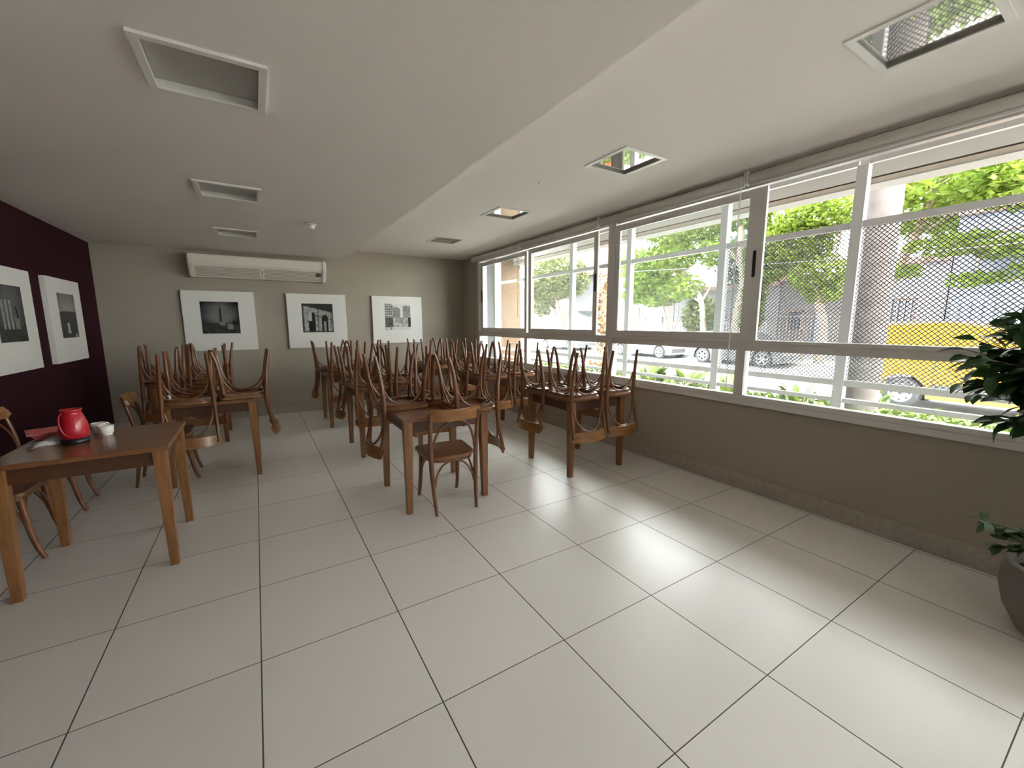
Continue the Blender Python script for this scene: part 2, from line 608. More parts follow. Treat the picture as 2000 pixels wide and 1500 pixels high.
def window(name, label, ya, yb, lowers, sashes, opener=None):
    """ya < yb.  lowers: mullion y list in the lower row.  sashes: (y0, y1, x0, handle side)."""
    root = thing(name, label, 'window', (3.64, (ya + yb) / 2, 0.76), kind='structure')
    oy, ox, oz = (ya + yb) / 2, 3.64, 0.76

    def B(mb, x0, x1, y0, y1, z0, z1, mi=0):
        mb.box(x0 - ox, x1 - ox, y0 - oy, y1 - oy, z0 - oz, z1 - oz, mi)
    fr = MB()
    B(fr, WX0, WX1, ya, yb, 0.755, 0.80)
    B(fr, WX0 + 0.012, WX1, ya, yb, 0.80, 0.838)
    B(fr, WX0 + 0.012, WX1, ya, yb, 1.222, 1.30)
    B(fr, WX0, WX1, ya, yb, 1.286, 1.312)
    B(fr, WX0 + 0.03, WX1, ya, yb, 2.55, 2.60)
    B(fr, WX0 + 0.006, WX1, ya, ya + 0.055, 0.80, 2.60)
    B(fr, WX0 + 0.006, WX1, yb - 0.055, yb, 0.80, 2.60)
    obj('window_frame', fr, 'white_aluminium', root, bevel=0.003)
    edges = [ya + 0.055] + sorted(lowers) + [yb - 0.055]
    for y in lowers:
        m = MB()
        B(m, WX0 + 0.012, WX1, y - 0.04, y + 0.04, 0.838, 1.222)
        obj('mullion', m, 'white_aluminium', root, bevel=0.003)
    lo = [ya + 0.05] + [y for y in sorted(lowers)] + [yb - 0.05]
    for a, b in zip(lo[:-1], lo[1:]):
        m = MB()
        B(m, 3.655, 3.661, a + 0.035, b - 0.035, 0.83, 1.23)
        obj('pane', m, 'clear_glass', root)
    for (y0, y1, x0, hs, w0, w1) in sashes:
        m = MB()
        B(m, x0, x0 + 0.028, y0, y0 + w0, 1.312, 2.53)
        B(m, x0, x0 + 0.028, y1 - w1, y1, 1.312, 2.53)
        B(m, x0 + 0.001, x0 + 0.027, y0 + w0, y1 - w1, 1.312, 1.372)
        B(m, x0 + 0.001, x0 + 0.027, y0 + w0, y1 - w1, 2.465, 2.53)
        s = obj('sash', m, 'white_aluminium', root, bevel=0.003)
        g = MB()
        B(g, x0 + 0.011, x0 + 0.017, y0 + w0 - 0.005, y1 - w1 + 0.005, 1.368, 2.47)
        obj('pane', g, 'window_glass', s)
        if hs:
            yy = y0 + w0 * 0.45 if hs < 0 else y1 - w1 * 0.45
            h = MB()
            h.prism([((0.0125 * math.cos(a)), (0.095 if math.sin(a) > 0 else -0.095) + 0.0125 * math.sin(a))
                     for a in [k * PI / 6 + 0.01 for k in range(12)]], -0.004, 0.004)
            ho = obj('handle', h, 'black_plastic', s)
            ho.rotation_euler = (PI / 2, 0, PI / 2)
            ho.location = (x0 - 0.004 - ox, yy - oy, 1.935 - oz)
    return root


window('window_1', 'white aluminium window unit farthest along the right wall', 2.20, 5.56, [3.98],
       [(4.00, 5.50, 3.655, 1, 0.065, 0.065), (2.43, 3.90, 3.622, -1, 0.07, 0.06)])
window('window_2', 'white sliding window with long black handle slot in the middle of the right wall', -0.975, 2.20, [0.64],
       [(0.525, 2.14, 3.622, -1, 0.135, 0.055)])
window('window_3', 'white window unit at the near end of the right wall', -4.3, -0.975, [-2.6],
       [(-2.65, -1.04, 3.655, 1, 0.06, 0.07), (-4.24, -2.6, 3.622, -1, 0.07, 0.06)])
wj = MB().box(3.705, 3.80, 5.54, 5.56, 0.76, 2.60)
wj.box(3.70, 3.88, YF + 0.3, 5.56, 0.70, 0.755)
struct('trim_1', wj, 'white_aluminium', 'white outer sill of the long window', 'window sill')

# roller blinds
BL = [(4.045, 5.66, 'rolled-up white roller blind in the far corner of the window'),
      (2.37, 4.025, 'rolled-up white roller blind, second from the back wall'),
      (0.675, 2.35, 'rolled-up white roller blind above the window with the long handle slot'),
      (-1.15, 0.655, 'rolled-up white roller blind above the open window nearest the plant'),]
for k, (y0, y1, lab) in enumerate(BL):
    L = y1 - y0
    t = thing('roller_blind', lab, 'blind', (3.575, (y0 + y1) / 2, 2.603), group='roller blinds above the windows')
    m = MB()
    pts = [(-0.036 + 0.006 * math.cos(a), 0.006 * math.sin(a)) for a in (0,)]
    m.lathe([(0.0005, -L / 2 + 0.012), (0.038, -L / 2 + 0.012), (0.038, L / 2 - 0.012), (0.0005, L / 2 - 0.012)], 20, (0, 0, 0), 0, 'y')
    obj('fabric_roll', m, 'blind_fabric', t)
    m = MB().box(-0.008, 0.0, -L / 2 + 0.015, L / 2 - 0.015, -0.044, -0.02)
    m.lathe([(0.0005, -L / 2 + 0.012), (0.010, -L / 2 + 0.012), (0.010, L / 2 - 0.012), (0.0005, L / 2 - 0.012)], 10, (-0.004, 0, -0.048), 0, 'y')
    obj('bottom_bar', m, 'blind_plastic', t)
    for s in (-1, 1):
        m = MB().box(-0.035, 0.035, s * L / 2 - 0.006, s * L / 2 + 0.006, -0.045, 0.058)
        obj('bracket', m, 'blind_plastic', t, bevel=0.003)
    if k in (0, 2):
        m = MB()
        yy = -L / 2 + 0.02
        drop = 1.05 if k == 0 else 1.68
        for dx in (-0.046, -0.032):
            m.tube([(dx, yy, 0.0), (dx, yy, -drop)], 0.0028, 6)
        m.tube([(-0.046, yy, -drop), (-0.039, yy, -drop - 0.012), (-0.032, yy, -drop)], 0.0028, 6)
        obj('pull_chain', m, 'blind_plastic', t)

# ------------------------------------------------------------------ ceiling fixtures
LN = ['nearest the camera', 'middle one', 'farthest, near the air conditioner']
for (x, y), w in zip(LEFT_LAMPS, LN):
    t = thing('ceiling_light', 'square white light on the lower ceiling, ' + w, 'ceiling light', (x, y, ZLO),
              group='square lights on the lower ceiling')
    m = MB()
    a, b, d = 0.218, 0.188, 0.012
    for (x0, x1, y0, y1) in ((-a, -b, -a, a), (b, a, -a, a), (-b, b, -a, -b), (-b, b, b, a)):
        m.box(x0, x1, y0, y1, -d, 0.0)
    obj('frame', m, 'lamp_white', t)
    m = MB()
    hh = 0.16
    c = HALF - 0.001
    for (x0, x1, y0, y1) in ((-c, -c + 0.004, -c, c), (c - 0.004, c, -c, c), (-c, c, -c, -c + 0.004), (-c, c, c - 0.004, c)):
        m.box(x0, x1, y0, y1, 0.0, hh)
    m.box(-c, c, -c, c, hh, hh + 0.004)
    obj('housing', m, 'lamp_white', t)
    obj('diffuser', MB().box(-c + 0.006, c - 0.006, -c + 0.006, c - 0.006, 0.03, 0.035), 'frosted_glass', t)
RN = ['nearest, mirroring the window mesh', 'second from the camera',
      'third from the camera', 'farthest, near the back corner']
for (x, y), w in zip(RIGHT_LAMPS, RN):
    t = thing('ceiling_light', 'square light with glossy glass on the upper ceiling, ' + w, 'ceiling light', (x, y, ZHI),
              group='square lights on the upper ceiling')
    m = MB()
    a, b, d = 0.217, 0.186, 0.006
    for (x0, x1, y0, y1) in ((-a, -b, -a, a), (b, a, -a, a), (-b, b, -a, -b), (-b, b, b, a)):
        m.box(x0, x1, y0, y1, -d, 0.0)
    obj('frame', m, 'lamp_white', t)
    m = MB()
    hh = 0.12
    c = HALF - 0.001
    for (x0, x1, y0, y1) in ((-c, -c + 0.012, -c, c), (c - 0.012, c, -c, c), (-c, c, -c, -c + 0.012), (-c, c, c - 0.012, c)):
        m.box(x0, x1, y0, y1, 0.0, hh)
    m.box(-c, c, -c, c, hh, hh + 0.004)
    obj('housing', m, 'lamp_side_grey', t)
    obj('glass', MB().box(-c + 0.014, c - 0.014, -c + 0.014, c - 0.014, 0.014, 0.018), 'mirror_glass', t)

t = thing('smoke_detector', 'small white round smoke detector on the lower ceiling', 'smoke detector', (0.682, 3.65, ZLO))
obj('base', MB().lathe([(0.0005, 0), (0.05, 0), (0.05, -0.012), (0.04, -0.018), (0.0005, -0.018)], 24), 'lamp_white', t)
obj('sensor', MB().lathe([(0.03, -0.018), (0.03, -0.04), (0.02, -0.05), (0.0005, -0.05)], 20), 'lamp_white', t)
o = obj('ceiling_sensor', MB().lathe([(0.0005, 0), (0.016, 0), (0.014, -0.008), (0.0005, -0.008)], 16), 'lamp_white', None, loc=(2.31, 1.78, ZHI))
tag(o, 'tiny white disc on the upper ceiling between two square lights', 'sensor')

# ------------------------------------------------------------------ air conditioner
t = thing('air_conditioner', 'long cream white air conditioner high on the back wall', 'air conditioner', (0.245, YB - 0.018, 2.12))
AW = 0.885
prof = [(-0.005, 0.0), (-0.10, 0.0), (-0.245, 0.175), (-0.25, 0.285), (-0.235, 0.30), (-0.005, 0.30)]


def xprism(mb, pf, x0, x1, mi=0):
    n = len(pf)
    vs_ = [(x0, y, z) for y, z in pf] + [(x1, y, z) for y, z in pf]
    fs = [(k, (k + 1) % n, n + (k + 1) % n, n + k) for k in range(n)] + [tuple(range(n)), tuple(range(2 * n - 1, n - 1, -1))]
    mb.add(vs_, fs, mi)


m = MB()
xprism(m, prof, -AW + 0.05, AW - 0.05)
obj('body', m, 'appliance_white', t, bevel=0.006)
for s in (-1, 1):
    m = MB()
    big = [(-0.004, -0.004), (-0.105, -0.006), (-0.20, 0.09), (-0.255, 0.165), (-0.262, 0.29), (-0.24, 0.306), (-0.004, 0.306)]
    small = [(-0.004, 0.01), (-0.10, 0.01), (-0.19, 0.10), (-0.235, 0.175), (-0.24, 0.28), (-0.225, 0.295), (-0.004, 0.295)]
    xa, xb_ = s * (AW - 0.055), s * AW
    n = 7
    vs_ = [(xa, y, z) for y, z in big] + [(s * (AW - 0.02), y, z) for y, z in big] + [(xb_, y, z) for y, z in small]
    fs = []
    for i in range(2):
        for k in range(n):
            fs.append((i * n + k, i * n + (k + 1) % n, (i + 1) * n + (k + 1) % n, (i + 1) * n + k))
    fs += [tuple(range(n)), tuple(range(2 * n, 3 * n))]
    m.add(vs_, fs)
    obj('end_cap', m, 'appliance_white', t, bevel=0.004)
u = Vector((0, -0.145, 0.175))
ul = u.length
u.normalize()
nrm = Vector((0, -u.z, u.y))
p0 = Vector((0, -0.10, 0.0))
for (xa, xb_) in ((-AW + 0.075, -0.03), (0.03, AW - 0.075)):
    m = MB()
    for i in range(7):
        a = p0 + u * (0.02 + i * 0.024)
        b = p0 + u * (0.02 + i * 0.024 + 0.013)
        q = [a + nrm * 0.001, b + nrm * 0.001, b + nrm * 0.007, a + nrm * 0.003]
        xprism(m, [(v.y, v.z) for v in q], xa, xb_)
    obj('air_grille', m, 'appliance_grille', t)
m = MB()
a, b = p0 + u * 0.10 + nrm * 0.007, p0 + u * 0.165 + nrm * 0.007
xprism(m, [(a.y, a.z), (b.y, b.z), (b.y - 0.003, b.z - 0.003), (a.y - 0.003, a.z - 0.003)], AW - 0.155, AW - 0.08)
obj('display_label', m, 'label_grey', t)
m = MB()
a, b = p0 + u * 0.09 + nrm * 0.004, p0 + u * 0.15 + nrm * 0.004
xprism(m, [(a.y, a.z), (b.y, b.z), (b.y - 0.002, b.z - 0.002), (a.y - 0.002, a.z - 0.002)], -0.006, 0.004)
obj('badge', m, 'label_grey', t)
m = MB()
for i in range(5):
    m.tube(spline([(AW - 0.14 + i * 0.012, -0.12, 0.30), (AW - 0.12 + i * 0.01, -0.08, 0.318 + 0.004 * (i % 2)), (AW - 0.09 + i * 0.006, -0.02, 0.31)], 4), 0.004, 6)
obj('cable', m, 'lamp_side_grey', t)


# ------------------------------------------------------------------ pictures
def smooth(a, b, x):
    tt = max(0.0, min(1.0, (x - a) / (b - a)))
    return tt * tt * (3 - 2 * tt)


RN_ = random.Random(5)
GR = [[RN_.random() for _ in range(80)] for _ in range(80)]


def nz(x, y, s):
    x, y = x * s, y * s
    i, j = int(x) % 79, int(y) % 79
    fx, fy = x - int(x), y - int(y)
    return (GR[i][j] * (1 - fx) + GR[i + 1][j] * fx) * (1 - fy) + (GR[i][j + 1] * (1 - fx) + GR[i + 1][j + 1] * fx) * fy


def p_column(u_, v):
    d = math.hypot(u_ - 0.5, v - 0.42)
    g = 0.17 - 0.20 * smooth(0.1, 0.65, d) + 0.05 * nz(u_, v, 6)
    if 0.1 < v < 0.4 and 0.15 < u_ < 0.4:
        g += 0.10 * max(0, nz(u_ + 2, v * 3 + 1, 9) - 0.55)
    if v > 0.66:
        g = 0.03 + 0.03 * nz(u_, v, 20)
    w = 0.012 + 0.018 * v
    if 0.08 < v < 0.66 and abs(u_ - 0.5) < w:
        g = 0.02
    if 0.64 < v < 0.74 and 0.46 < u_ < 0.62:
        g = 0.22
    if 0.70 < v < 0.86 and 0.66 < u_ < 0.82:
        g = 0.16 + 0.10 * nz(u_, v, 30)
    if 0.60 < v < 0.72 and 0.80 < u_ < 0.98:
        g = 0.02
    return max(0.006, g)


def p_arches(u_, v):
    top = 0.06 + 0.26 * u_
    g = 0.035
    if v > top and 0.04 < u_ < 0.97:
        g = 0.33 + 0.35 * (nz(u_, v, 22) - 0.4) + 0.2 * (nz(u_, v, 50) - 0.5)
        if u_ > 0.1 and abs(v - top - 0.22 - 0.05 * u_) < 0.015:
            g = 0.08
        for c, hw, y0 in ((0.31, 0.11, 0.42), (0.72, 0.10, 0.50)):
            inside = abs(u_ - c) < hw and (v > y0 or math.hypot((u_ - c), (v - y0) * 0.9) < hw)
            if inside:
                g = 0.02
                if c < 0.5 and v < 0.6 and u_ < 0.30:
                    g = 0.5
                if c > 0.5 and v > 0.62 and abs(u_ - 0.72) < 0.035:
                    g = 0.3
        for c in (0.05, 0.5, 0.94):
            if abs(u_ - c) < 0.02:
                g *= 0.45
        if v > 0.965:
            g = 0.06
    return max(0.01, g)


def p_street(u_, v):
    g = 0.75
    horizon = 0.52
    lt = 0.40 - 0.10 * (v > 0.2)
    if u_ < 0.36 - 0.12 * max(0, 0.15 - v) * 6:
        g = 0.42 + 0.5 * (nz(u_, v, 24) - 0.45)
        if int(v * 22) % 2 == 0 and int(u_ * 26) % 2 == 0:
            g = 0.12
    if 0.36 <= u_ < 0.58 and v > 0.10 + 0.5 * abs(u_ - 0.42):
        g = 0.18 + 0.25 * nz(u_, v, 30)
    if u_ > 0.70 and v > 0.05 + 0.2 * abs(u_ - 0.85):
        g = 0.20 + 0.22 * nz(u_, v * 0.5, 40)
    if v > horizon:
        g = 0.20 + 0.55 * nz(u_, v, 18) * (0.5 + v * 0.6)
        if u_ < 0.30 and v < 0.9:
            g = 0.05 + 0.15 * nz(u_, v, 40)
        if u_ > 0.9:
            g = 0.04
    if v > 0.88 and u_ > 0.25:
        g = 0.7
    return max(0.02, min(0.85, g))


def p_coast(u_, v):
    g = 0.20 + 0.12 * smooth(0.0, 0.4, v) - 0.12 * smooth(0.25, 0.7, math.hypot(u_ - 0.5, v - 0.25))
    if v > 0.36 + 0.08 * nz(u_, 0.5, 5):
        g = 0.035 + 0.03 * nz(u_, v, 14)
        if u_ > 0.6 and v < 0.62:
            g = 0.04 + 0.25 * max(0, nz(u_, v, 26) - 0.5)
    if 0.62 < v < 0.90 and abs(u_ - (0.42 + 0.1 * (v - 0.6))) < 0.05 + 0.16 * (v - 0.62):
        g = 0.38 + 0.2 * nz(u_, v, 20)
    if 0.60 < v < 0.67 and abs(u_ - 0.40) < 0.06:
        g = 0.03
    if v > 0.92 and u_ > 0.75 and nz(u_, v, 30) > 0.5:
        g = 0.3
    return max(0.01, g)


def p_ruin(u_, v):
    g = 0.10 - 0.08 * smooth(0.2, 0.7, math.hypot(u_ - 0.5, v - 0.4)) + 0.03 * nz(u_, v, 8)
    if v > 0.72:
        g = 0.03 + 0.03 * nz(u_, v, 20)
    if 0.25 < v < 0.78 and any(abs(u_ - c) < 0.035 for c in (0.22, 0.36, 0.50)):
        g = 0.22 + 0.12 * nz(u_, v, 20)
    if 0.56 < v < 0.78 and 0.6 < u_ < 0.78:
        g = 0.12 + 0.15 * nz(u_, v, 22)
    if 0.38 < v < 0.58 and abs(u_ - 0.72 - 0.2 * (v - 0.5)) < 0.03:
        g = 0.01
    return max(0.008, g)


m_, t_, b_ = _nt('print_ink')
at_ = t_.nodes.new('ShaderNodeAttribute')
at_.attribute_name = 'ink'
t_.links.new(at_.outputs['Color'], b_.inputs['Base Color'])
b_.inputs['Roughness'].default_value = 0.5
b_.inputs['Specular IOR Level'].default_value = 0.15


def picture(label, loc, rotz, size_, fn):
    t = thing('picture_frame', label, 'picture', loc, (0, 0, rotz), group='white framed black and white photographs')
    w, h = size_
    obj('frame_box', MB().box(-w / 2, w / 2, -0.045, 0, -h / 2, h / 2), 'white_lacquer', t, bevel=0.003)
    N = 64
    pw = ph = 0.465
    m = MB()
    vs_ = []
    for j in range(N + 1):
        for i in range(N + 1):
            vs_.append((-pw / 2 + pw * i / N, -0.0462, 0.05 + ph / 2 - ph * j / N))
    fs = [(j * (N + 1) + i, (j + 1) * (N + 1) + i, (j + 1) * (N + 1) + i + 1, j * (N + 1) + i + 1) for j in range(N) for i in range(N)]
    m.add(vs_, fs)
    o = obj('photo_print', m, 'print_ink', t)
    ca = o.data.color_attributes.new('ink', 'FLOAT_COLOR', 'POINT')
    cols = []
    for j in range(N + 1):
        for i in range(N + 1):
            g = fn(i / N, j / N)
            cols += [g, g * 0.99, g * 0.95, 1]
    ca.data.foreach_set('color', cols)
    return t


PZ, PH = 1.493, (0.885, 0.87)
picture('white framed photo of a tall column against a dark sky, under the air conditioner', (-0.335, YB, PZ), 0, PH, p_column)
picture('white framed photo of a stone double arch, middle of the back wall', (0.983, YB, PZ), 0, PH, p_arches)
picture('white framed bright photo of a street between tall buildings, nearest the window', (2.31, YB, 1.517), 0, (0.90, 0.83), p_street)
picture('white framed photo with a small pale dress, on the aubergine wall near the corner', (XL, 5.01, PZ), PI / 2, (0.90, 0.87), p_coast)
picture('white framed photo of dark ruins cut by the left edge, on the aubergine wall', (XL, 3.77, PZ), PI / 2, (0.90, 0.87), p_ruin)


# ------------------------------------------------------------------ tables
TZ = 0.752
TS = 0.73


def make_table(label, loc):
    t = thing('dining_table', label, 'table', loc, group='square wooden dining tables')
    h = TS / 2
    obj('tabletop', MB().box(-h, h, -h, h, TZ - 0.028, TZ), 'table_wood', t, bevel=0.004)
    m = MB()
    a, b = h - 0.034, h - 0.056
    for (x0, x1, y0, y1) in ((-a, a, -a, -b), (-a, a, b, a), (-a, -b, -b, b), (b, a, -b, b)):
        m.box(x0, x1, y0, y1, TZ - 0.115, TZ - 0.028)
    obj('apron', m, 'apron_wood_shaded', t)
    for sx in (-1, 1):
        for sy in (-1, 1):
            m = MB()
            o1, i1, i0 = h - 0.012, h - 0.078, h - 0.060
            o0 = h - 0.016

            def ring(o_, i_, z):
                xs = sorted((sx * o_, sx * i_))
                ys = sorted((sy * o_, sy * i_))
                return [(xs[0], ys[0], z), (xs[1], ys[0], z), (xs[1], ys[1], z), (xs[0], ys[1], z)]
            m.hexa(ring(o0, i0, 0.0), ring(o1, i1, TZ - 0.028))
            obj('leg', m, 'leg_wood', t, bevel=0.003)
    return t


TABLES = {
    'L': ((-0.765, 2.075), 'square wooden table at the left holding the red jug'),
    'T2': ((-0.31, 3.575), 'square wooden table with upturned chairs right behind the red jug'),
    'T3': ((-0.64, 5.09), 'square wooden table under upturned chairs below the column photo, last of the left row'),
    'A': ((1.325, 1.965), 'square wooden table with an upright chair at its near side, front of the middle row'),
    'K2': ((1.32, 3.56), 'square wooden table under upturned chairs, second of the middle row'),
    'K3': ((1.235, 5.15), 'square wooden table under upturned chairs, last of the middle row by the back wall'),
    'R': ((2.865, 1.90), 'square wooden table under upturned chairs beside the window, front of the window row'),
    'C2': ((2.84, 3.585), 'square wooden table under upturned chairs, second of the window row'),
    'C3': ((2.70, 5.12), 'square wooden table under upturned chairs in the far window corner'),
}
table0 = None
for k, ((x, y), lab) in TABLES.items():
    if table0 is None:
        table0 = make_table(lab, (x, y, 0))
    else:
        dup(table0, (x, y, 0), (0, 0, 0), lab, 'square wooden dining tables')


# ------------------------------------------------------------------ bentwood chairs
def make_chair(label, loc, rot):
    t = thing('bentwood_chair', label, 'chair', loc, rot, group='bentwood chairs')
    # seat
    pl = []

    def arc(cx, cy, r, a0, a1, n):
        for i in range(n + 1):
            a = a0 + (a1 - a0) * i / n
            pl.append((cx + r * math.cos(a), cy + r * math.sin(a)))
    arc(0.165, 0.155, 0.045, 0, PI / 2, 5)
    arc(-0.165, 0.155, 0.045, PI / 2, PI, 5)
    for i in range(15):
        a = PI + PI * i / 14
        ca, sa = math.cos(a), math.sin(a)
        pl.append((0.200 * (abs(ca) ** 0.55) * (1 if ca > 0 else -1), -0.02 - 0.180 * (abs(sa) ** 0.75)))
    m = MB().prism(pl, 0.424, 0.45, 0, 1, 0.004)
    seat = obj('seat', m, ['seat_wood', 'seat_edge_wood'], t)
    ring_o = [(x * 0.93, y * 0.93) for x, y in pl]
    ring_i = [(x * 0.80, y * 0.80) for x, y in pl]
    m = MB()
    n = len(pl)
    vs_ = [(x, y, 0.424) for x, y in ring_o] + [(x, y, 0.398) for x, y in ring_o] + [(x, y, 0.398) for x, y in ring_i] + [(x, y, 0.424) for x, y in ring_i]
    fs = []
    for l in range(3):
        for k in range(n):
            fs.append((l * n + k, l * n + (k + 1) % n, (l + 1) * n + (k + 1) % n, (l + 1) * n + k))
    m.add(vs_, fs)
    obj('seat_frame', m, 'chair_wood', t)
    # legs
    for s in (-1, 1):
        p = spline([(s * 0.163, -0.225, 0.0), (s * 0.172, -0.198, 0.16), (s * 0.180, -0.182, 0.32), (s * 0.184, -0.178, 0.45),
                    (s * 0.188, -0.190, 0.60), (s * 0.192, -0.232, 0.80)], 4)
        obj('leg', MB().tube(p, lerp_list([0.0130, 0.0160, 0.0185, 0.0185, 0.0165, 0.0135], len(p)), 10), 'chair_wood', t)
        p = spline([(s * 0.170, 0.228, 0.0), (s * 0.168, 0.200, 0.09), (s * 0.164, 0.178, 0.22), (s * 0.160, 0.163, 0.405)], 5)
        obj('leg', MB().tube(p, lerp_list([0.0135, 0.0155, 0.0175, 0.0190], len(p)), 10), 'chair_wood', t)
    # crest rail: bent board, ends wrapped forward
    m = MB()
    N = 20
    secs = []
    for i in range(N + 1):
        q = -1 + 2 * i / N
        x = 0.212 * q
        yc = -0.268 + 0.062 * q * q
        th = math.atan2(2 * 0.062 * q, 0.212)
        nx, ny = -math.sin(th), math.cos(th)
        hh = 0.047 * (1 - max(0, abs(q) - 0.90) ** 2 * 60)
        zc = 0.782
        tl = 0.008
        secs.append([(x - nx * 0.009, yc - ny * 0.009 + tl * (1), zc - hh), (x + nx * 0.009, yc + ny * 0.009 + tl, zc - hh),
                     (x + nx * 0.009, yc + ny * 0.009 - tl, zc + hh), (x - nx * 0.009, yc - ny * 0.009 - tl, zc + hh)])
    vs_ = [v for s_ in secs for v in s_]
    fs = []
    for i in range(N):
        for k in range(4):
            fs.append((i * 4 + k, i * 4 + (k + 1) % 4, (i + 1) * 4 + (k + 1) % 4, (i + 1) * 4 + k))
    fs += [(0, 1, 2, 3), (N * 4 + 3, N * 4 + 2, N * 4 + 1, N * 4)]
    m.add(vs_, fs)
    tag(obj('crest_rail', m, 'crest_wood', t, bevel=0.003), 'lighter orange-brown bent crest rail')
    # inner hoop of the back
    hp = [(-0.170, -0.180, 0.50), (-0.160, -0.188, 0.57), (-0.125, -0.208, 0.66), (-0.065, -0.232, 0.722), (0, -0.240, 0.738)]
    hp = hp + [(-x, y, z) for x, y, z in reversed(hp[:-1])]
    obj('back_hoop', MB().tube(spline(hp, 4), 0.0095, 8), 'chair_wood', t)
    # four arched stretchers
    for s, y0, y1 in ((-1, -0.192, -0.172), (1, 0.182, 0.160)):
        a = [(-0.160, y0, 0.215), (-0.146, (y0 + y1) / 2, 0.285), (-0.100, y1, 0.362), (-0.04, y1, 0.396), (0, y1, 0.401)]
        a = a + [(-x, y, z) for x, y, z in reversed(a[:-1])]
        obj('stretcher', MB().tube(spline(a, 4), 0.0085, 8), 'chair_wood', t)
    for s in (-1, 1):
        a = [(s * 0.166, -0.185, 0.215), (s * 0.163, -0.165, 0.285), (s * 0.155, -0.115, 0.362), (s * 0.152, -0.05, 0.396), (s * 0.152, 0.0, 0.401),
             (s * 0.152, 0.05, 0.396), (s * 0.152, 0.105, 0.362), (s * 0.156, 0.15, 0.285), (s * 0.160, 0.168, 0.215)]
        obj('stretcher', MB().tube(spline(a, 4), 0.0085, 8), 'chair_wood', t)
    return t


UPZ = TZ + 0.45 + 0.001
TURN = {'near': PI, 'far': 0.0, 'left': PI / 2, 'right': -PI / 2}
TNAME = {'T2': 'the table behind the red jug', 'T3': 'the last left-row table', 'A': 'the front middle-row table',
         'K2': 'the second middle-row table', 'K3': 'the last middle-row table', 'R': 'the front window-row table',
         'C2': 'the second window-row table', 'C3': 'the far corner table'}
chair0 = None


def place(loc, rot, label, group):
    global chair0
    if chair0 is None:
        chair0 = make_chair(label, loc, rot)
        chair0['group'] = group
    else:
        dup(chair0, loc, rot, label, group)


def upturned(tb, x, y, side, jit=0.0, note=''):
    place((x, y, UPZ), (PI, 0, TURN[side] + jit),
          'upturned chair on ' + TNAME[tb] + ', ' + (note or 'back hanging over its %s edge' % side),
          'upturned bentwood chairs on tables')


def upright(x, y, rz, label):
    place((x, y, 0), (0, 0, rz), label, 'bentwood chairs standing on the floor')


upright(1.335, 1.70, -0.05, 'upright bentwood chair pushed under the near side of the front middle table')
upright(-0.705, 3.605, -PI / 2 + 0.03, 'upright bentwood chair facing right, tucked under the table behind the red jug')
upright(-1.375, 2.43, -PI / 2, 'upright chair at the left side of the red jug table, cut by the picture edge')
upright(-1.385, 3.20, -PI / 2 + 0.04, 'upright bentwood chair against the aubergine wall, behind the red jug table')

# front middle table
upturned('A', 1.085, 2.13, 'left', 0.05)
upturned('A', 1.565, 1.745, 'right', -0.05)
upturned('A', 1.51, 2.185, 'far', 0.04)
# table behind the jug
upturned('T2', -0.465, 3.35, 'near', 0.03)
upturned('T2', -0.048, 3.455, 'right', 0.02)
upturned('T2', -0.455, 3.80, 'far', -0.02)
RJ = random.Random(3)
for tb, dxs in (('R', (-0.205, 0.225)), ('C2', (-0.18, 0.25)), ('K2', (-0.20, 0.225)), ('K3', (-0.12, 0.315)), ('C3', (-0.18, 0.25)), ('T3', (-0.21, 0.215))):
    (cx, cy), _ = TABLES[tb]
    j = lambda a: RJ.uniform(-a, a)
    upturned(tb, cx + dxs[0], cy - TS / 2 + 0.135, 'near', j(0.03), 'left one of two over its near edge')
    upturned(tb, cx + dxs[1], cy - TS / 2 + 0.135, 'near', j(0.03), 'right one of two over its near edge')
    upturned(tb, cx - TS / 2 + 0.135, cy + 0.195 + j(0.01), 'left', j(0.04))
    upturned(tb, cx + TS / 2 - 0.135, cy + 0.195 + j(0.01), 'right', j(0.04))

# ------------------------------------------------------------------ things on the left table
t = thing('coffee_jug', 'red coffee jug with black base on the left table', 'jug', (-0.885, 2.10, TZ), (0, 0, 0.5))
m = MB().lathe([(0.0005, 0), (0.062, 0), (0.064, 0.006), (0.062, 0.032), (0.0005, 0.032)], 40)
obj('base', m, 'black_plastic', t)
m = MB().lathe([(0.060, 0.032), (0.067, 0.045), (0.068, 0.075), (0.064, 0.11), (0.056, 0.145), (0.046, 0.172), (0.042, 0.180), (0.044, 0.192),
                (0.050, 0.203), (0.045, 0.203), (0.038, 0.190), (0.036, 0.17)], 40)
m.lathe([(0.036, 0.17), (0.0005, 0.168)], 40, mi=1)
obj('body', m, ['red_plastic', 'black_plastic'], t)
m = MB()
hpts = [(-0.044, -0.012, 0.185), (-0.062, -0.030, 0.165), (-0.066, -0.045, 0.11), (-0.050, -0.055, 0.06), (-0.02, -0.064, 0.040)]
m.tube(spline(hpts, 6), 0.004, 8)
obj('handle', m, 'red_plastic', t)

for (x, y, rz, lab) in ((-0.775, 2.225, 2.75, 'white porcelain cup in front, right beside the red jug'),
                        (-0.835, 2.335, 0.9, 'white porcelain cup half hidden behind the red jug')):
    t = thing('coffee_cup', lab, 'cup', (x, y, TZ), (0, 0, rz), group='white coffee cups')
    m = MB().lathe([(0.0005, 0.0), (0.028, 0.0), (0.029, 0.005), (0.026, 0.008), (0.036, 0.018), (0.039, 0.064), (0.0365, 0.064), (0.033, 0.020), (0.0005, 0.014)], 32)
    obj('bowl', m, 'porcelain', t)
    m = MB().tube(spline([(0.036, 0, 0.054), (0.056, 0, 0.053), (0.063, 0, 0.038), (0.055, 0, 0.023), (0.034, 0, 0.024)], 4), 0.004, 8)
    obj('handle', m, 'porcelain', t)

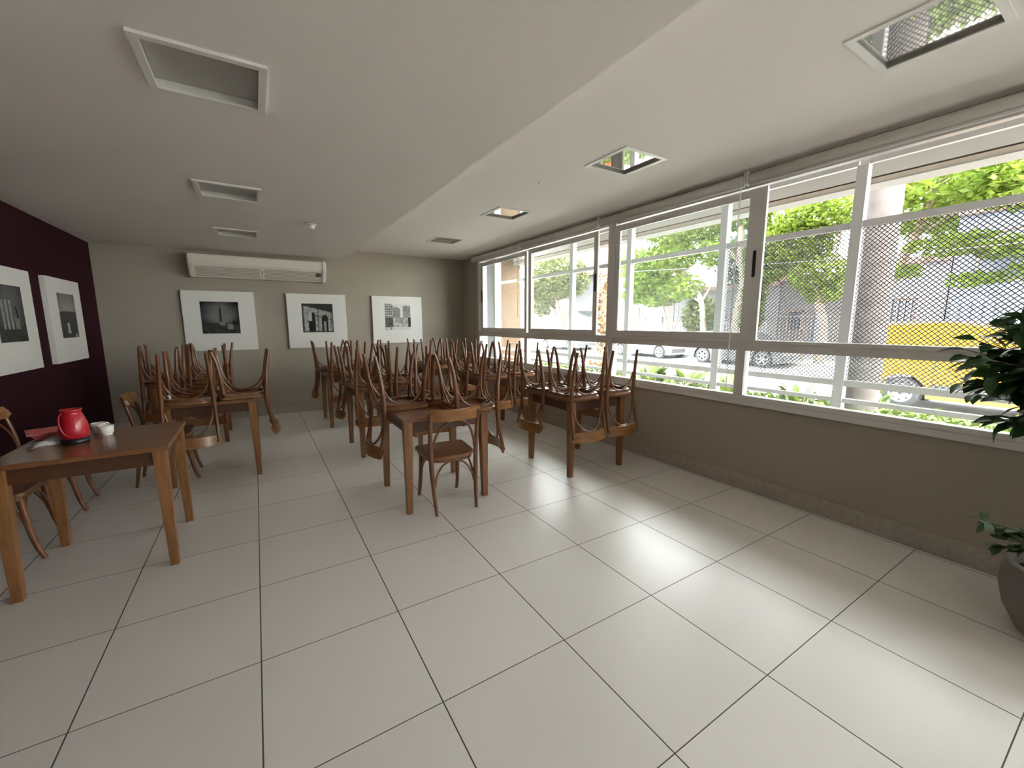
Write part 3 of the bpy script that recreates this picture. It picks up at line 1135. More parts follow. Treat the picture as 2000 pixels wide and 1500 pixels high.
t = thing('plastic_tray', 'pinkish red shallow tray behind the red jug', 'tray', (-1.02, 2.30, TZ), (0, 0, 0.35))
m = MB()
b_in = [(-0.085, -0.06, 0.004), (0.085, -0.06, 0.004), (0.085, 0.06, 0.004), (-0.085, 0.06, 0.004)]
b_out = [(-0.08, -0.055, 0), (0.08, -0.055, 0), (0.08, 0.055, 0), (-0.08, 0.055, 0)]
t_out = [(-0.115, -0.085, 0.050), (0.115, -0.085, 0.050), (0.115, 0.085, 0.050), (-0.115, 0.085, 0.050)]
t_in = [(-0.108, -0.078, 0.050), (0.108, -0.078, 0.050), (0.108, 0.078, 0.050), (-0.108, 0.078, 0.050)]
vs_ = b_out + t_out + t_in + b_in
fs = [(3, 2, 1, 0), (12, 13, 14, 15)]
for l in range(3):
    for k in range(4):
        fs.append((l * 4 + k, l * 4 + (k + 1) % 4, (l + 1) * 4 + (k + 1) % 4, (l + 1) * 4 + k))
m.add(vs_, fs)
obj('dish', m, 'pink_red_plastic', t)
m = MB()
for (x0, x1, y0, y1) in ((-0.125, 0.125, -0.095, -0.078), (-0.125, 0.125, 0.078, 0.095), (-0.125, -0.108, -0.078, 0.078), (0.108, 0.125, -0.078, 0.078)):
    m.box(x0, x1, y0, y1, 0.048, 0.058)
obj('rim', m, 'pink_red_plastic', t)

# crumpled napkin
m = MB()
RN2 = random.Random(11)
N = 14
vs_ = []
for j in range(N + 1):
    for i in range(N + 1):
        u_, v = i / N - 0.5, j / N - 0.5
        env = max(0.0, 1 - (abs(u_) * 2) ** 3) * max(0.0, 1 - (abs(v) * 2) ** 3)
        h = 0.004 + env * (0.016 + 0.020 * RN2.random() + 0.012 * math.sin(9 * u_ + 5 * v))
        vs_.append((u_ * 0.20 + RN2.uniform(-0.004, 0.004), v * 0.10 + RN2.uniform(-0.003, 0.003), h))
for j in range(N + 1):
    for i in range(N + 1):
        x, y, z = vs_[j * (N + 1) + i]
        vs_.append((x, y, max(0.0, z - 0.003)))
b0 = (N + 1) ** 2
fs = []
for j in range(N):
    for i in range(N):
        a = j * (N + 1) + i
        fs.append((a, a + 1, a + N + 2, a + N + 1))
        fs.append((b0 + a + N + 1, b0 + a + N + 2, b0 + a + 1, b0 + a))
m.add(vs_, fs, 0, True)
tag(obj('paper_napkin', m, 'paper_napkin', None, loc=(-0.985, 2.135, TZ), rot=(0, 0, 0.55)), 'crumpled whitish napkin left of the red jug', 'napkin')
t = thing('spoon', 'small metal spoon lying at the tip of the crumpled napkin', 'spoon', (-1.045, 2.005, TZ), (0, 0, 0.9))
obj('bowl', MB().lathe([(0.0005, 0.002), (0.009, 0.003), (0.011, 0.007), (0.0105, 0.008), (0.008, 0.0045), (0.0005, 0.004)], 16), 'steel', t)
obj('handle', MB().tube([(0.010, 0, 0.006), (0.05, 0.0, 0.008), (0.085, 0, 0.004)], 0.0022, 6), 'steel', t)
t = thing('condiment_holder', 'small clear shaker holder on the table behind the red jug', 'condiment holder', (-0.625, 3.33, TZ), (0, 0, 0.2))
obj('tray', MB().box(-0.035, 0.035, -0.025, 0.025, 0, 0.03), 'porcelain', t, bevel=0.003)
for s in (-1, 1):
    b = obj('shaker', MB().lathe([(0.0005, 0.03), (0.014, 0.03), (0.012, 0.065), (0.0005, 0.065)], 16, (s * 0.017, 0, 0)), 'porcelain', t)
    obj('cap', MB().lathe([(0.0005, 0.065), (0.012, 0.065), (0.010, 0.078), (0.0005, 0.080)], 16, (s * 0.017, 0, 0)), 'lamp_white', b)

# ------------------------------------------------------------------ potted plant
t = thing('potted_ficus', 'dark green ficus in a grey pot at the right edge', 'potted plant', (3.135, -1.23, 0))
m = MB().lathe([(0.0005, 0.0), (0.135, 0.0), (0.155, 0.02), (0.205, 0.12), (0.228, 0.22), (0.226, 0.29), (0.212, 0.335)], 40)
m.lathe([(0.212, 0.335), (0.214, 0.345), (0.206, 0.350), (0.192, 0.345), (0.188, 0.30), (0.186, 0.26)], 40, mi=1)
obj('pot', m, ['pot_stone', 'pot_rim'], t)
obj('soil', MB().lathe([(0.189, 0.285), (0.10, 0.295), (0.0005, 0.30)], 30), 'soil', t)
RL = random.Random(8)
stems = MB()
for k in range(3):
    a = 2 * PI * k / 3
    pts = []
    for i in range(9):
        q = i / 8
        aa = a + q * 5
        pts.append((0.025 * math.cos(aa) + 0.01, 0.025 * math.sin(aa) - 0.02, 0.28 + 0.75 * q))
    stems.tube(pts, lerp_list([0.014, 0.010], 9), 7)


def leaf(mb, p, d, L, w, roll, mi=0):
    d = d.normalized()
    side = d.cross(Vector((0, 0, 1)))
    side = side.normalized() if side.length > 1e-3 else Vector((1, 0, 0))
    side = Matrix.Rotation(roll, 3, d) @ side
    up = side.cross(d)
    c = []
    for q, hw, dr in ((0, 0.05, 0), (0.25, 0.85, 0.02), (0.5, 1.0, 0.0), (0.78, 0.55, -0.07), (1.0, 0.0, -0.16)):
        ctr = p + d * (L * q) + up * (dr * L)
        c.append((ctr - side * (hw * w) + up * (0.18 * hw * w), ctr, ctr + side * (hw * w) + up * (0.18 * hw * w)))
    vs2 = [v for tr in c for v in tr]
    fs2 = []
    for i in range(4):
        for k in range(2):
            fs2.append((i * 3 + k, i * 3 + k + 1, i * 3 + k + 4, i * 3 + k + 3))
    mb.add(vs2, fs2, mi, True)


lv = MB()
for b_i in range(92):
    while True:
        e = Vector((RL.uniform(-1, 1), RL.uniform(-1, 1), RL.uniform(-1, 1)))
        if 0.3 < e.length < 1:
            break
    if e.y < 0 and RL.random() < 0.6:
        e.y = -e.y
    tip = Vector((0.02 + e.x * 0.36, 0.02 + e.y * 0.52, 1.25 + e.z * 0.34))
    root = Vector((0.01, -0.02, max(0.85, min(1.03, tip.z - 0.2))))
    mid = (root + tip) / 2 + Vector((0, 0, 0.06))
    sp = spline([root, mid, tip], 5)
    stems.tube(sp, lerp_list([0.006, 0.002], len(sp)), 5)
    for i in range(3, len(sp)):
        for s in range(2):
            if RL.random() < 0.78:
                dd = (sp[min(i + 1, len(sp) - 1)] - sp[i - 1]).normalized() * 0.7 + Vector((RL.uniform(-1, 1), RL.uniform(-0.6, 0.9), RL.uniform(-0.9, 0.25)))
                leaf(lv, sp[i], dd, RL.uniform(0.075, 0.12), RL.uniform(0.024, 0.034), RL.uniform(-0.6, 0.6))
obj('foliage', lv, 'ficus_leaf', t)
lv = MB()
for k in range(4):
    tip = Vector((-0.06 + RL.uniform(-0.06, 0.06), 0.20 + RL.uniform(0, 0.12), 0.42 + RL.uniform(-0.05, 0.08)))
    sp = spline([Vector((0.0, 0.02, 0.30)), (Vector((0, 0.02, 0.3)) + tip) / 2 + Vector((0, 0, 0.06)), tip], 5)
    stems.tube(sp, 0.003, 5)
    for i in range(3, len(sp)):
        for s in range(2):
            dd = Vector((RL.uniform(-0.8, 0.6), RL.uniform(-0.2, 1), RL.uniform(-0.6, 0.3)))
            leaf(lv, sp[i], dd, RL.uniform(0.055, 0.08), RL.uniform(0.016, 0.022), RL.uniform(-0.6, 0.6))
tag(obj('low_sprig', lv, 'pale_leaf', t), 'paler small leaves low by the pot rim')
obj('stem', stems, 'stem_brown', t)

# ------------------------------------------------------------------ outdoors: ground
GZ = -0.33
struct('garden_bed', MB().box(3.80, 8.3, -14, 14, GZ - 0.2, 0.02), 'earth', 'dark soil of the planting bed outside the window', 'ground')
struct('sidewalk', MB().box(8.3, 10.6, -30, 60, GZ - 0.2, GZ + 0.04), 'pavement_concrete', 'pale pavement outside the planting bed', 'ground')
struct('road', MB().box(10.6, 18.9, -30, 60, GZ - 0.3, GZ), 'asphalt', 'sunlit grey road outside', 'ground')
struct('far_sidewalk', MB().box(18.9, 60, -30, 80, GZ - 0.2, GZ + 0.12), 'pavement_concrete', 'pavement across the road', 'ground')
struct('kerb', MB().box(18.78, 18.9, -30, 60, GZ - 0.1, GZ + 0.13), 'kerb_stone', 'stone kerb across the road', 'kerb')

# facade overhang with concrete beams
struct('trim_2', MB().box(3.80, 5.62, -8, 7.05, 3.02, 3.16), 'facade_white', 'pale soffit above the window outside', 'overhang')
struct('trim_3', MB().box(5.30, 5.55, -8, 7.05, 2.782, 2.795), 'facade_grey', 'grey underside lip of the overhang edge', 'overhang')
struct('trim_4', MB().box(5.31, 5.55, -8, 7.05, 2.795, 2.839), 'facade_beige', 'beige stained band of the overhang edge', 'overhang')
struct('trim_5', MB().box(5.33, 5.55, -8, 7.05, 2.839, 2.856), 'roof_tile', 'thin brown joint in the overhang edge', 'overhang')
struct('trim_6', MB().box(5.31, 5.55, -8, 7.05, 2.856, 3.02), 'facade_white', 'wide white band of the overhang edge', 'overhang')
struct('brick_wall', MB().box(4.72, 5.52, 7.06, 7.36, -0.3, 3.0), 'tan_brick', 'tan brick wall at the far end of the window outside', 'wall')
struct('end_wall', MB().box(3.81, 4.70, 6.75, 7.36, -0.3, 3.0), 'house_white', 'pale rendered return wall outside the far window', 'wall')
o = obj('drain_pipe', MB().tube([(4.66, 6.70, -0.2), (4.66, 6.70, 2.98)], 0.035, 12), 'facade_beige')
tag(o, 'thin pale vertical pipe outside the far end of the window', 'pipe')

# ------------------------------------------------------------------ security grille
gr = thing('security_grille', 'white steel security grille with diamond mesh outside the window', 'grille', (4.6, 1.0, 0.0))
posts = [6.5, 5.27, 4.05, 2.82, 1.46, 0.255, -0.95, -2.15, -3.4]
for y in posts:
    obj('post', MB().box(-0.04, 0.04, y - 0.04 - 1.0, y + 0.04 - 1.0, 0.02, 2.775), 'white_steel', gr, bevel=0.003)
for a, b in zip(posts[1:], posts[:-1]):
    for z0, z1 in ((2.265, 2.32), (0.885, 0.94), (0.735, 0.775), (2.775, 2.82)):
        obj('rail', MB().box(-0.02, 0.02, a + 0.04 - 1.0, b - 0.04 - 1.0, z0, z1), 'white_steel', gr)


def mesh_panel(ya, yb, za, zb):
    m = MB()
    cw, ch, th = 0.037, 0.036, 0.0030
    W, H = yb - ya, zb - za
    sl = ch / cw
    for fam in (1, -1):
        k = -int(H / ch) - 2
        while k * cw < W + H / sl:
            # line: y = k*cw + s, z = fam * sl * s (fam>0) or H - sl*s
            s0, s1 = max(0, -k * cw), min(H / sl, W - k * cw)
            if s1 - s0 > 0.01:
                y0, y1 = ya + k * cw + s0, ya + k * cw + s1
                z0, z1 = (za + sl * s0, za + sl * s1) if fam > 0 else (zb - sl * s0, zb - sl * s1)
                d = Vector((0, y1 - y0, z1 - z0)).normalized()
                nn = Vector((0, -d.z, d.y)) * th
                xo = 0.003 * fam
                P0, P1 = Vector((xo, y0, z0)), Vector((xo, y1, z1))
                f_ = Vector((0.003, 0, 0))
                m.hexa([P0 - nn - f_, P0 + nn - f_, P0 + nn + f_, P0 - nn + f_], [P1 - nn - f_, P1 + nn - f_, P1 + nn + f_, P1 - nn + f_])
            k += 1
    return m


for a, b in ((0.295, 1.42), (-0.91, 0.215), (-2.11, -0.99), (-3.36, -2.19)):
    obj('wire_mesh', mesh_panel(a - 1.0, b - 1.0, 0.94, 2.265), 'mesh_grey', gr)


# ------------------------------------------------------------------ planting
def cloud(mb, rnd, c, r, n, ls, shell=0.5, flat=0.5, mi=0):
    for _ in range(n):
        while True:
            e = Vector((rnd.uniform(-1, 1), rnd.uniform(-1, 1), rnd.uniform(-1, 1)))
            if shell * rnd.random() < e.length < 1:
                break
        p = Vector((c[0] + e.x * r[0], c[1] + e.y * r[1], c[2] + e.z * r[2]))
        d = Vector((rnd.uniform(-1, 1), rnd.uniform(-1, 1), rnd.uniform(-1, 1) * flat)).normalized()
        q = Vector((rnd.uniform(-1, 1), rnd.uniform(-1, 1), rnd.uniform(-1, 1))).cross(d).normalized()
        s = ls * rnd.uniform(0.6, 1.3)
        a = p + d * s
        b = p - d * s
        mb.add([b, p + q * s * 0.45, a, p - q * s * 0.45], [(0, 1, 2, 3)], mi)


RG = random.Random(21)
m = MB()
for _ in range(19000):
    y = RG.uniform(-3.2, 9.0)
    x = RG.uniform(4.9, 8.1)
    if (x < 5.7 and y > 6.4) or math.hypot(x - 8, y - 6.7) < 0.42 or math.hypot(x - 7.5, y - 1.03) < 0.30:
        continue
    h = (0.20 if y < 2.0 else 0.08) + 0.22 * nz(x * 0.11 + 1, y * 0.11 + 2, 9)
    cloud(m, RG, (x, y, 0.02 + h * RG.random() ** 0.5), (0.03, 0.03, 0.02), 1, 0.058, 0, 0.6)
tag(obj('groundcover', m, 'hedge_leaf'), 'low bright green groundcover filling the bed outside the window', 'groundcover', kind='stuff')


def leafy(x, y, h, n, seed, label, L=0.34, W=0.075):
    rn = random.Random(seed)
    tt = thing('leafy_plant', label, 'plant', (x, y, 0.02), group='broad-leaved plants in the bed')
    st, lf = MB(), MB()
    for i in range(n):
        a = rn.uniform(0, 2 * PI)
        hh = h * rn.uniform(0.45, 1.0)
        tip = Vector((0.10 * math.cos(a), 0.14 * math.sin(a), hh * 0.7))
        st.tube([Vector((0, 0, 0)), tip * 0.5 + Vector((0, 0, 0.03)), tip], 0.006, 5)
        leaf(lf, tip, Vector((0.5 * math.cos(a), 0.6 * math.sin(a), rn.uniform(0.3, 1.1))), L * rn.uniform(0.7, 1.1), W, rn.uniform(-0.5, 0.5))
    obj('stem', st, 'stem_brown', tt)
    obj('foliage', lf, 'hedge_leaf', tt)
    return tt


leafy(6.3, 3.75, 0.72, 22, 1, 'broad-leaved plant with tall blades just right of the window-row chairs')
leafy(6.3, 3.0, 0.65, 24, 2, 'broad-leaved plant in the middle of the bed behind the handle window')
leafy(6.4, 2.35, 0.62, 24, 3, 'broad-leaved plant beside the second grille post')
leafy(6.9, 1.55, 0.60, 16, 4, 'broad-leaved plant left of the thick palm trunk', 0.26, 0.05)
leafy(8.0, 1.02, 0.60, 12, 5, 'broad-leaved plant between the palm trunk and the van wheel', 0.24, 0.05)
tt = thing('flowering_plant', 'red flowered plant behind the upturned chairs by the window', 'plant', (7.0, 6.0, 0.02))
m = MB()
cloud(m, RG, (0, 0, 0.28), (0.4, 0.7, 0.25), 350, 0.06)
obj('foliage', m, 'hedge_leaf', tt)
m = MB()
cloud(m, RG, (0, 0, 0.55), (0.35, 0.6, 0.13), 120, 0.055)
obj('flower', m, 'flower_red', tt)


# ------------------------------------------------------------------ trees
def tree(name, label, loc, trunk, branches, blobs, leafm, barkm, seed, ls=0.15, trunk_r=(0.16, 0.10)):
    rn = random.Random(seed)
    tt = thing(name, label, 'tree', loc, group='street trees')
    tp = spline(trunk, 5)
    tm = MB().tube(tp, lerp_list(list(trunk_r), len(tp)), 10)
    obj('trunk', tm, barkm, tt)
    bmh = MB()
    for br in branches:
        sp = spline(br, 4)
        bmh.tube(sp, lerp_list([trunk_r[1] * 0.65, 0.025], len(sp)), 7)
    if branches:
        obj('branch', bmh, barkm, tt)
    m = MB()
    for (c, r, n) in blobs:
        cloud(m, rn, c, [q * 1.06 for q in r], int(n * 2.3), ls * 1.12, 0.35)
    obj('crown', m, leafm, tt)
    return tt


tree('street_tree', 'bright green tree with a leaning trunk across the road behind the silver car', (19.5, 11.5, -0.2),
     [(0, 0, 0), (0, 0.05, 1.6), (-0.1, 0.3, 3.0), (-0.3, 1.2, 4.4)],
     [[(-0.1, 0.25, 2.7), (-0.4, 1.4, 3.5), (-0.6, 2.8, 4.2)], [(-0.1, 0.2, 2.6), (0, -0.4, 3.8), (0, -0.8, 5.6)], [(-0.3, 0.8, 3.8), (-0.4, 1.6, 4.8), (-0.4, 2.6, 6.3)]],
     [((-0.6, 3.3, 3.9), (0.9, 1.4, 0.6), 900), ((-0.6, 2.0, 5.0), (1.0, 1.7, 0.8), 1200), ((-0.3, 1.2, 6.6), (1.4, 2.4, 1.0), 1900),
      ((-0.3, 4.2, 3.2), (0.7, 0.9, 0.45), 420), ((-0.3, 1.4, 3.5), (0.8, 1.4, 0.7), 420), ((-0.4, 4.3, 5.0), (0.8, 1.2, 0.9), 420), ((-0.3, 2.9, 2.9), (0.6, 0.8, 0.35), 160), ((0, -0.3, 5.2), (0.8, 0.8, 0.9), 420)],
     'tree_bright', 'bark_grey', 1, 0.12)
tree('bush_tree', 'small bushy yellow-green tree beside the leaning trunk', (19.9, 11.9, -0.2),
     [(0, 0, 0), (0, 0, 1.2)], [[(0, 0, 0.9), (0, 0.5, 1.6), (0, 0.9, 2.2)]],
     [((0, 0.1, 2.0), (0.6, 0.95, 1.0), 900)], 'tree_olive', 'bark_grey', 2, 0.11, (0.07, 0.05))
tree('bare_tree', 'small dark branching tree in front of the pink house', (20.4, 14.3, -0.2),
     [(0, 0, 0), (0, -0.1, 0.9)],
     [[(0, -0.1, 0.7), (0, 0.5, 1.6), (0, 1.4, 2.1)], [(0, -0.1, 0.7), (0, -0.5, 1.7), (0, -0.6, 2.6)], [(0, -0.1, 0.8), (0, 0.2, 1.9), (0, 0.6, 2.9)],
      [(0, 0.4, 1.5), (0, 1.1, 1.7), (0, 1.9, 1.6)], [(0, -0.4, 1.5), (0, -1.0, 2.1), (0, -1.5, 2.6)]],
     [((0, 0.6, 3.0), (0.6, 1.3, 0.4), 260)], 'tree_olive', 'bark_grey', 3, 0.10, (0.08, 0.07))
tree('street_tree', 'pale-barked slim tree across the road behind the dark car', (19.4, 9.75, -0.2),
     [(0, 0, 0), (0, 0.05, 1.8), (0, -0.15, 3.4), (0, 0.1, 5.0), (0, 0.2, 7.5)],
     [[(0, -0.1, 3.0), (0, -0.7, 4.2), (0, -1.2, 5.5)], [(0, 0.0, 4.2), (0, 0.7, 5.2), (0, 1.1, 6.5)]],
     [((0.3, -0.7, 4.6), (0.7, 0.7, 1.5), 800), ((0.3, -0.5, 2.6), (0.6, 0.5, 1.6), 420), ((0.2, 0.2, 6.9), (1.1, 1.5, 1.0), 1100)],
     'tree_mid', 'bark_pale', 4, 0.13, (0.20, 0.13))
tree('street_tree', 'yellow-green spreading tree with a beige trunk left of the grille post', (19.5, 6.3, -0.2),
     [(0, 0, 0), (0, 0.0, 1.5), (0, 0.25, 2.6), (0, 0.4, 3.6)],
     [[(0, 0.3, 2.8), (0, 1.2, 3.8), (0, 2.0, 4.6)], [(0, 0.3, 3.0), (0, -0.2, 4.4), (0, -0.3, 6.2)], [(0, 0.35, 3.2), (0, 0.8, 4.6), (0, 0.9, 6.2)]],
     [((0, 1.5, 4.9), (1.0, 1.6, 0.9), 1300), ((0, 2.4, 4.0), (0.8, 0.9, 0.55), 620), ((0, 0.5, 5.9), (1.2, 1.6, 0.8), 1200), ((0, 0.4, 3.6), (0.7, 1.0, 0.8), 520), ((0, 0.1, 2.9), (0.5, 0.7, 0.5), 180)],
     'tree_bright', 'bark_pale', 5, 0.11, (0.20, 0.14))
tree('street_tree', 'big green tree at the right, its boughs spreading above the yellow van', (16.2, 3.55, -0.2),
     [(0.9, 0.35, 0), (0.8, 0.25, 1.6), (0.6, 0.0, 2.9), (0.2, -0.6, 4.4), (0.0, -1.0, 5.6)],
     [[(0.8, 0.22, 1.8), (0.6, 0.25, 3.0), (0.3, 0.1, 4.4), (0.2, 0.1, 5.6)], [(0.6, 0.0, 2.9), (0.5, -1.2, 3.7), (0.2, -2.6, 4.0)], [(0.6, -0.1, 3.2), (0.4, 0.3, 4.3), (0.2, 0.5, 5.2)],
      [(0.3, -0.5, 4.1), (0.1, -1.6, 4.8), (0.0, -2.6, 5.4)]],
     [((0, -1.6, 5.3), (1.3, 1.9, 0.55), 900), ((-0.2, -2.9, 4.9), (1.2, 1.4, 0.6), 620), ((0.1, -1.3, 3.75), (0.8, 0.9, 0.3), 170), ((0, -2.6, 3.5), (0.8, 0.9, 0.28), 170),
      ((0.2, -0.5, 4.5), (0.8, 0.8, 0.35), 160), ((0, -1.9, 2.75), (0.6, 0.55, 0.2), 70), ((0, -3.0, 2.9), (0.6, 0.7, 0.25), 80), ((0, 0.2, 5.4), (1.0, 0.7, 0.4), 230),
      ((0, -0.4, 3.1), (0.5, 0.4, 0.2), 50)],
     'tree_bright', 'bark_pale', 6, 0.11, (0.17, 0.10))
tree('street_tree', 'olive forked tree farthest left, outside the first window', (19.5, 23.0, -0.2),
     [(0, 0, 0), (0, 0.1, 1.2), (0, 0.4, 2.0)],
     [[(0, 0.3, 1.6), (0, 1.4, 2.9), (0, 2.6, 4.0)], [(0, 0.3, 1.8), (0, 0.6, 3.2), (0, 1.4, 5.4)], [(0, 0.2, 1.4), (0, -0.8, 2.9), (0, -1.2, 5.0)],
      [(0, 0.5, 1.9), (0, 2.2, 2.2), (0, 3.6, 2.6)]],
     [((0, 1.0, 5.0), (1.4, 3.2, 1.6), 2200), ((0, 2.6, 3.4), (1.0, 1.5, 1.2), 600), ((0, -1.0, 4.6), (1.0, 1.5, 1.2), 500)],
     'tree_olive', 'bark_pale', 7, 0.15, (0.42, 0.30))
tree('street_tree', 'bluish green tree far behind the yellow-green one', (31.0, 15.0, -0.2),
     [(0, 0, 0), (0, 0, 4.0)], [], [((0, 0, 6.0), (2.0, 3.0, 2.2), 1800)], 'tree_teal', 'bark_grey', 8, 0.20)
tree('street_tree', 'dark green tree far behind the pink house', (31.0, 25.0, -0.2),
     [(0, 0, 0), (0, 0, 4.0)], [], [((0, 0, 5.0), (2.0, 3.4, 2.6), 1600)], 'tree_olive', 'bark_grey', 9, 0.20)
tree('street_tree', 'leafy tree far behind the blue house', (32.0, 3.0, -0.2),
     [(0, 0, 0), (0, 0, 4.0)], [], [((0, 0, 7.5), (2.0, 5.0, 2.2), 1900)], 'tree_mid', 'bark_grey', 10, 0.20)

pt = thing('palm_trunk', 'thick grey ringed palm trunk standing in the bed in front of the van', 'tree', (7.5, 1.03, 0.0))
m = MB()
prof = []
for i in range(60):
    z = i * 0.085
    prof.append((0.222 - 0.004 * z + (0.006 if i % 3 == 0 else 0), z))
m.lathe(prof, 28)
obj('trunk', m, 'palm_bark', pt)
vc = thing('vine_column', 'reddish vine-covered trunk outside between the two windows', 'tree', (8.0, 6.7, 0.0))
obj('trunk', MB().tube([(0, 0, 0), (0, 0, 5)], 0.17, 12), 'bark_pale', vc)
m = MB()
cloud(m, RG, (0, 0, 1.6), (0.28, 0.30, 1.6), 1100, 0.06, 0.9)
obj('vine', m, 'vine_leaf', vc)


# ------------------------------------------------------------------ vehicles
def wheel(parent, loc, R, rim_r, spokes, width=0.19, steel=False):
    w = MB().lathe([(rim_r, -width / 2), (R - 0.03, -width / 2), (R, -width / 4), (R, width / 4), (R - 0.03, width / 2), (rim_r, width / 2)], 32, axis='x')
    o = obj('wheel', w, 'tyre', parent, loc=loc)
    m = MB()
    m.lathe([(rim_r, -width / 2 + 0.005), (rim_r - 0.025, -width / 2 - 0.004), (rim_r - 0.035, -width / 2 + 0.02)], 32, axis='x')
    if steel:
        m.lathe([(rim_r - 0.035, -width / 2 + 0.02), (rim_r * 0.62, -width / 2 + 0.015), (rim_r * 0.5, -width / 2 + 0.03), (rim_r * 0.3, -width / 2 + 0.02), (0.0005, -width / 2 + 0.02)], 32, axis='x')
        for k in range(8):
            a = 2 * PI * k / 8
            c, s = math.cos(a) * rim_r * 0.72, math.sin(a) * rim_r * 0.72
            m.lathe([(0.0005, -width / 2 + 0.008), (0.022, -width / 2 + 0.008), (0.022, -width / 2 + 0.03)], 8, (0, c, s), 1, 'x')
        m.lathe([(0.0005, -width / 2 + 0.004), (0.035, -width / 2 + 0.006), (0.035, -width / 2 + 0.03)], 12, mi=1, axis='x')
    else:
        for k in range(spokes):
            a = 2 * PI * k / spokes
            d = Vector((0, math.cos(a), math.sin(a)))
            q = Vector((0, -d.z, d.y))
            x0 = -width / 2
            r0, r1 = 0.03, rim_r - 0.02
            bot = [Vector((x0, 0, 0)) + d * r0 - q * 0.035, Vector((x0, 0, 0)) + d * r0 + q * 0.035, Vector((x0 + 0.03, 0, 0)) + d * r0 + q * 0.035, Vector((x0 + 0.03, 0, 0)) + d * r0 - q * 0.035]
            top = [Vector((x0, 0, 0)) + d * r1 - q * 0.025, Vector((x0, 0, 0)) + d * r1 + q * 0.025, Vector((x0 + 0.03, 0, 0)) + d * r1 + q * 0.025, Vector((x0 + 0.03, 0, 0)) + d * r1 - q * 0.025]
            m.hexa(bot, top)
        m.lathe([(0.0005, -width / 2 - 0.004), (0.045, -width / 2), (0.045, -width / 2 + 0.03)], 16, axis='x')
        m.lathe([(0.0005, width / 2 - 0.06), (rim_r - 0.02, width / 2 - 0.06)], 24, mi=1, axis='x')
    obj('rim', m, ['wheel_rim', 'tyre'], o)
    return o


def shell(prof, hw):
    """Closed body: side profile points (y, z, half width), thing faces -y, our side is -x."""
    n = len(prof)
    m = MB()
    vs2 = [(-h, y, z) for y, z, h in prof] + [(h, y, z) for y, z, h in prof]
    fs2 = [(k, (k + 1) % n, n + (k + 1) % n, n + k) for k in range(n)]
    m.add(vs2, fs2)
    m.add(vs2, [tuple(range(n - 1, -1, -1)), tuple(range(n, 2 * n))])
    return m


def arch(yc, zc, r, n=9):
    return [(yc + r * math.cos(a), zc + r * math.sin(a)) for a in [PI - PI * i / (n - 1) for i in range(n)]]


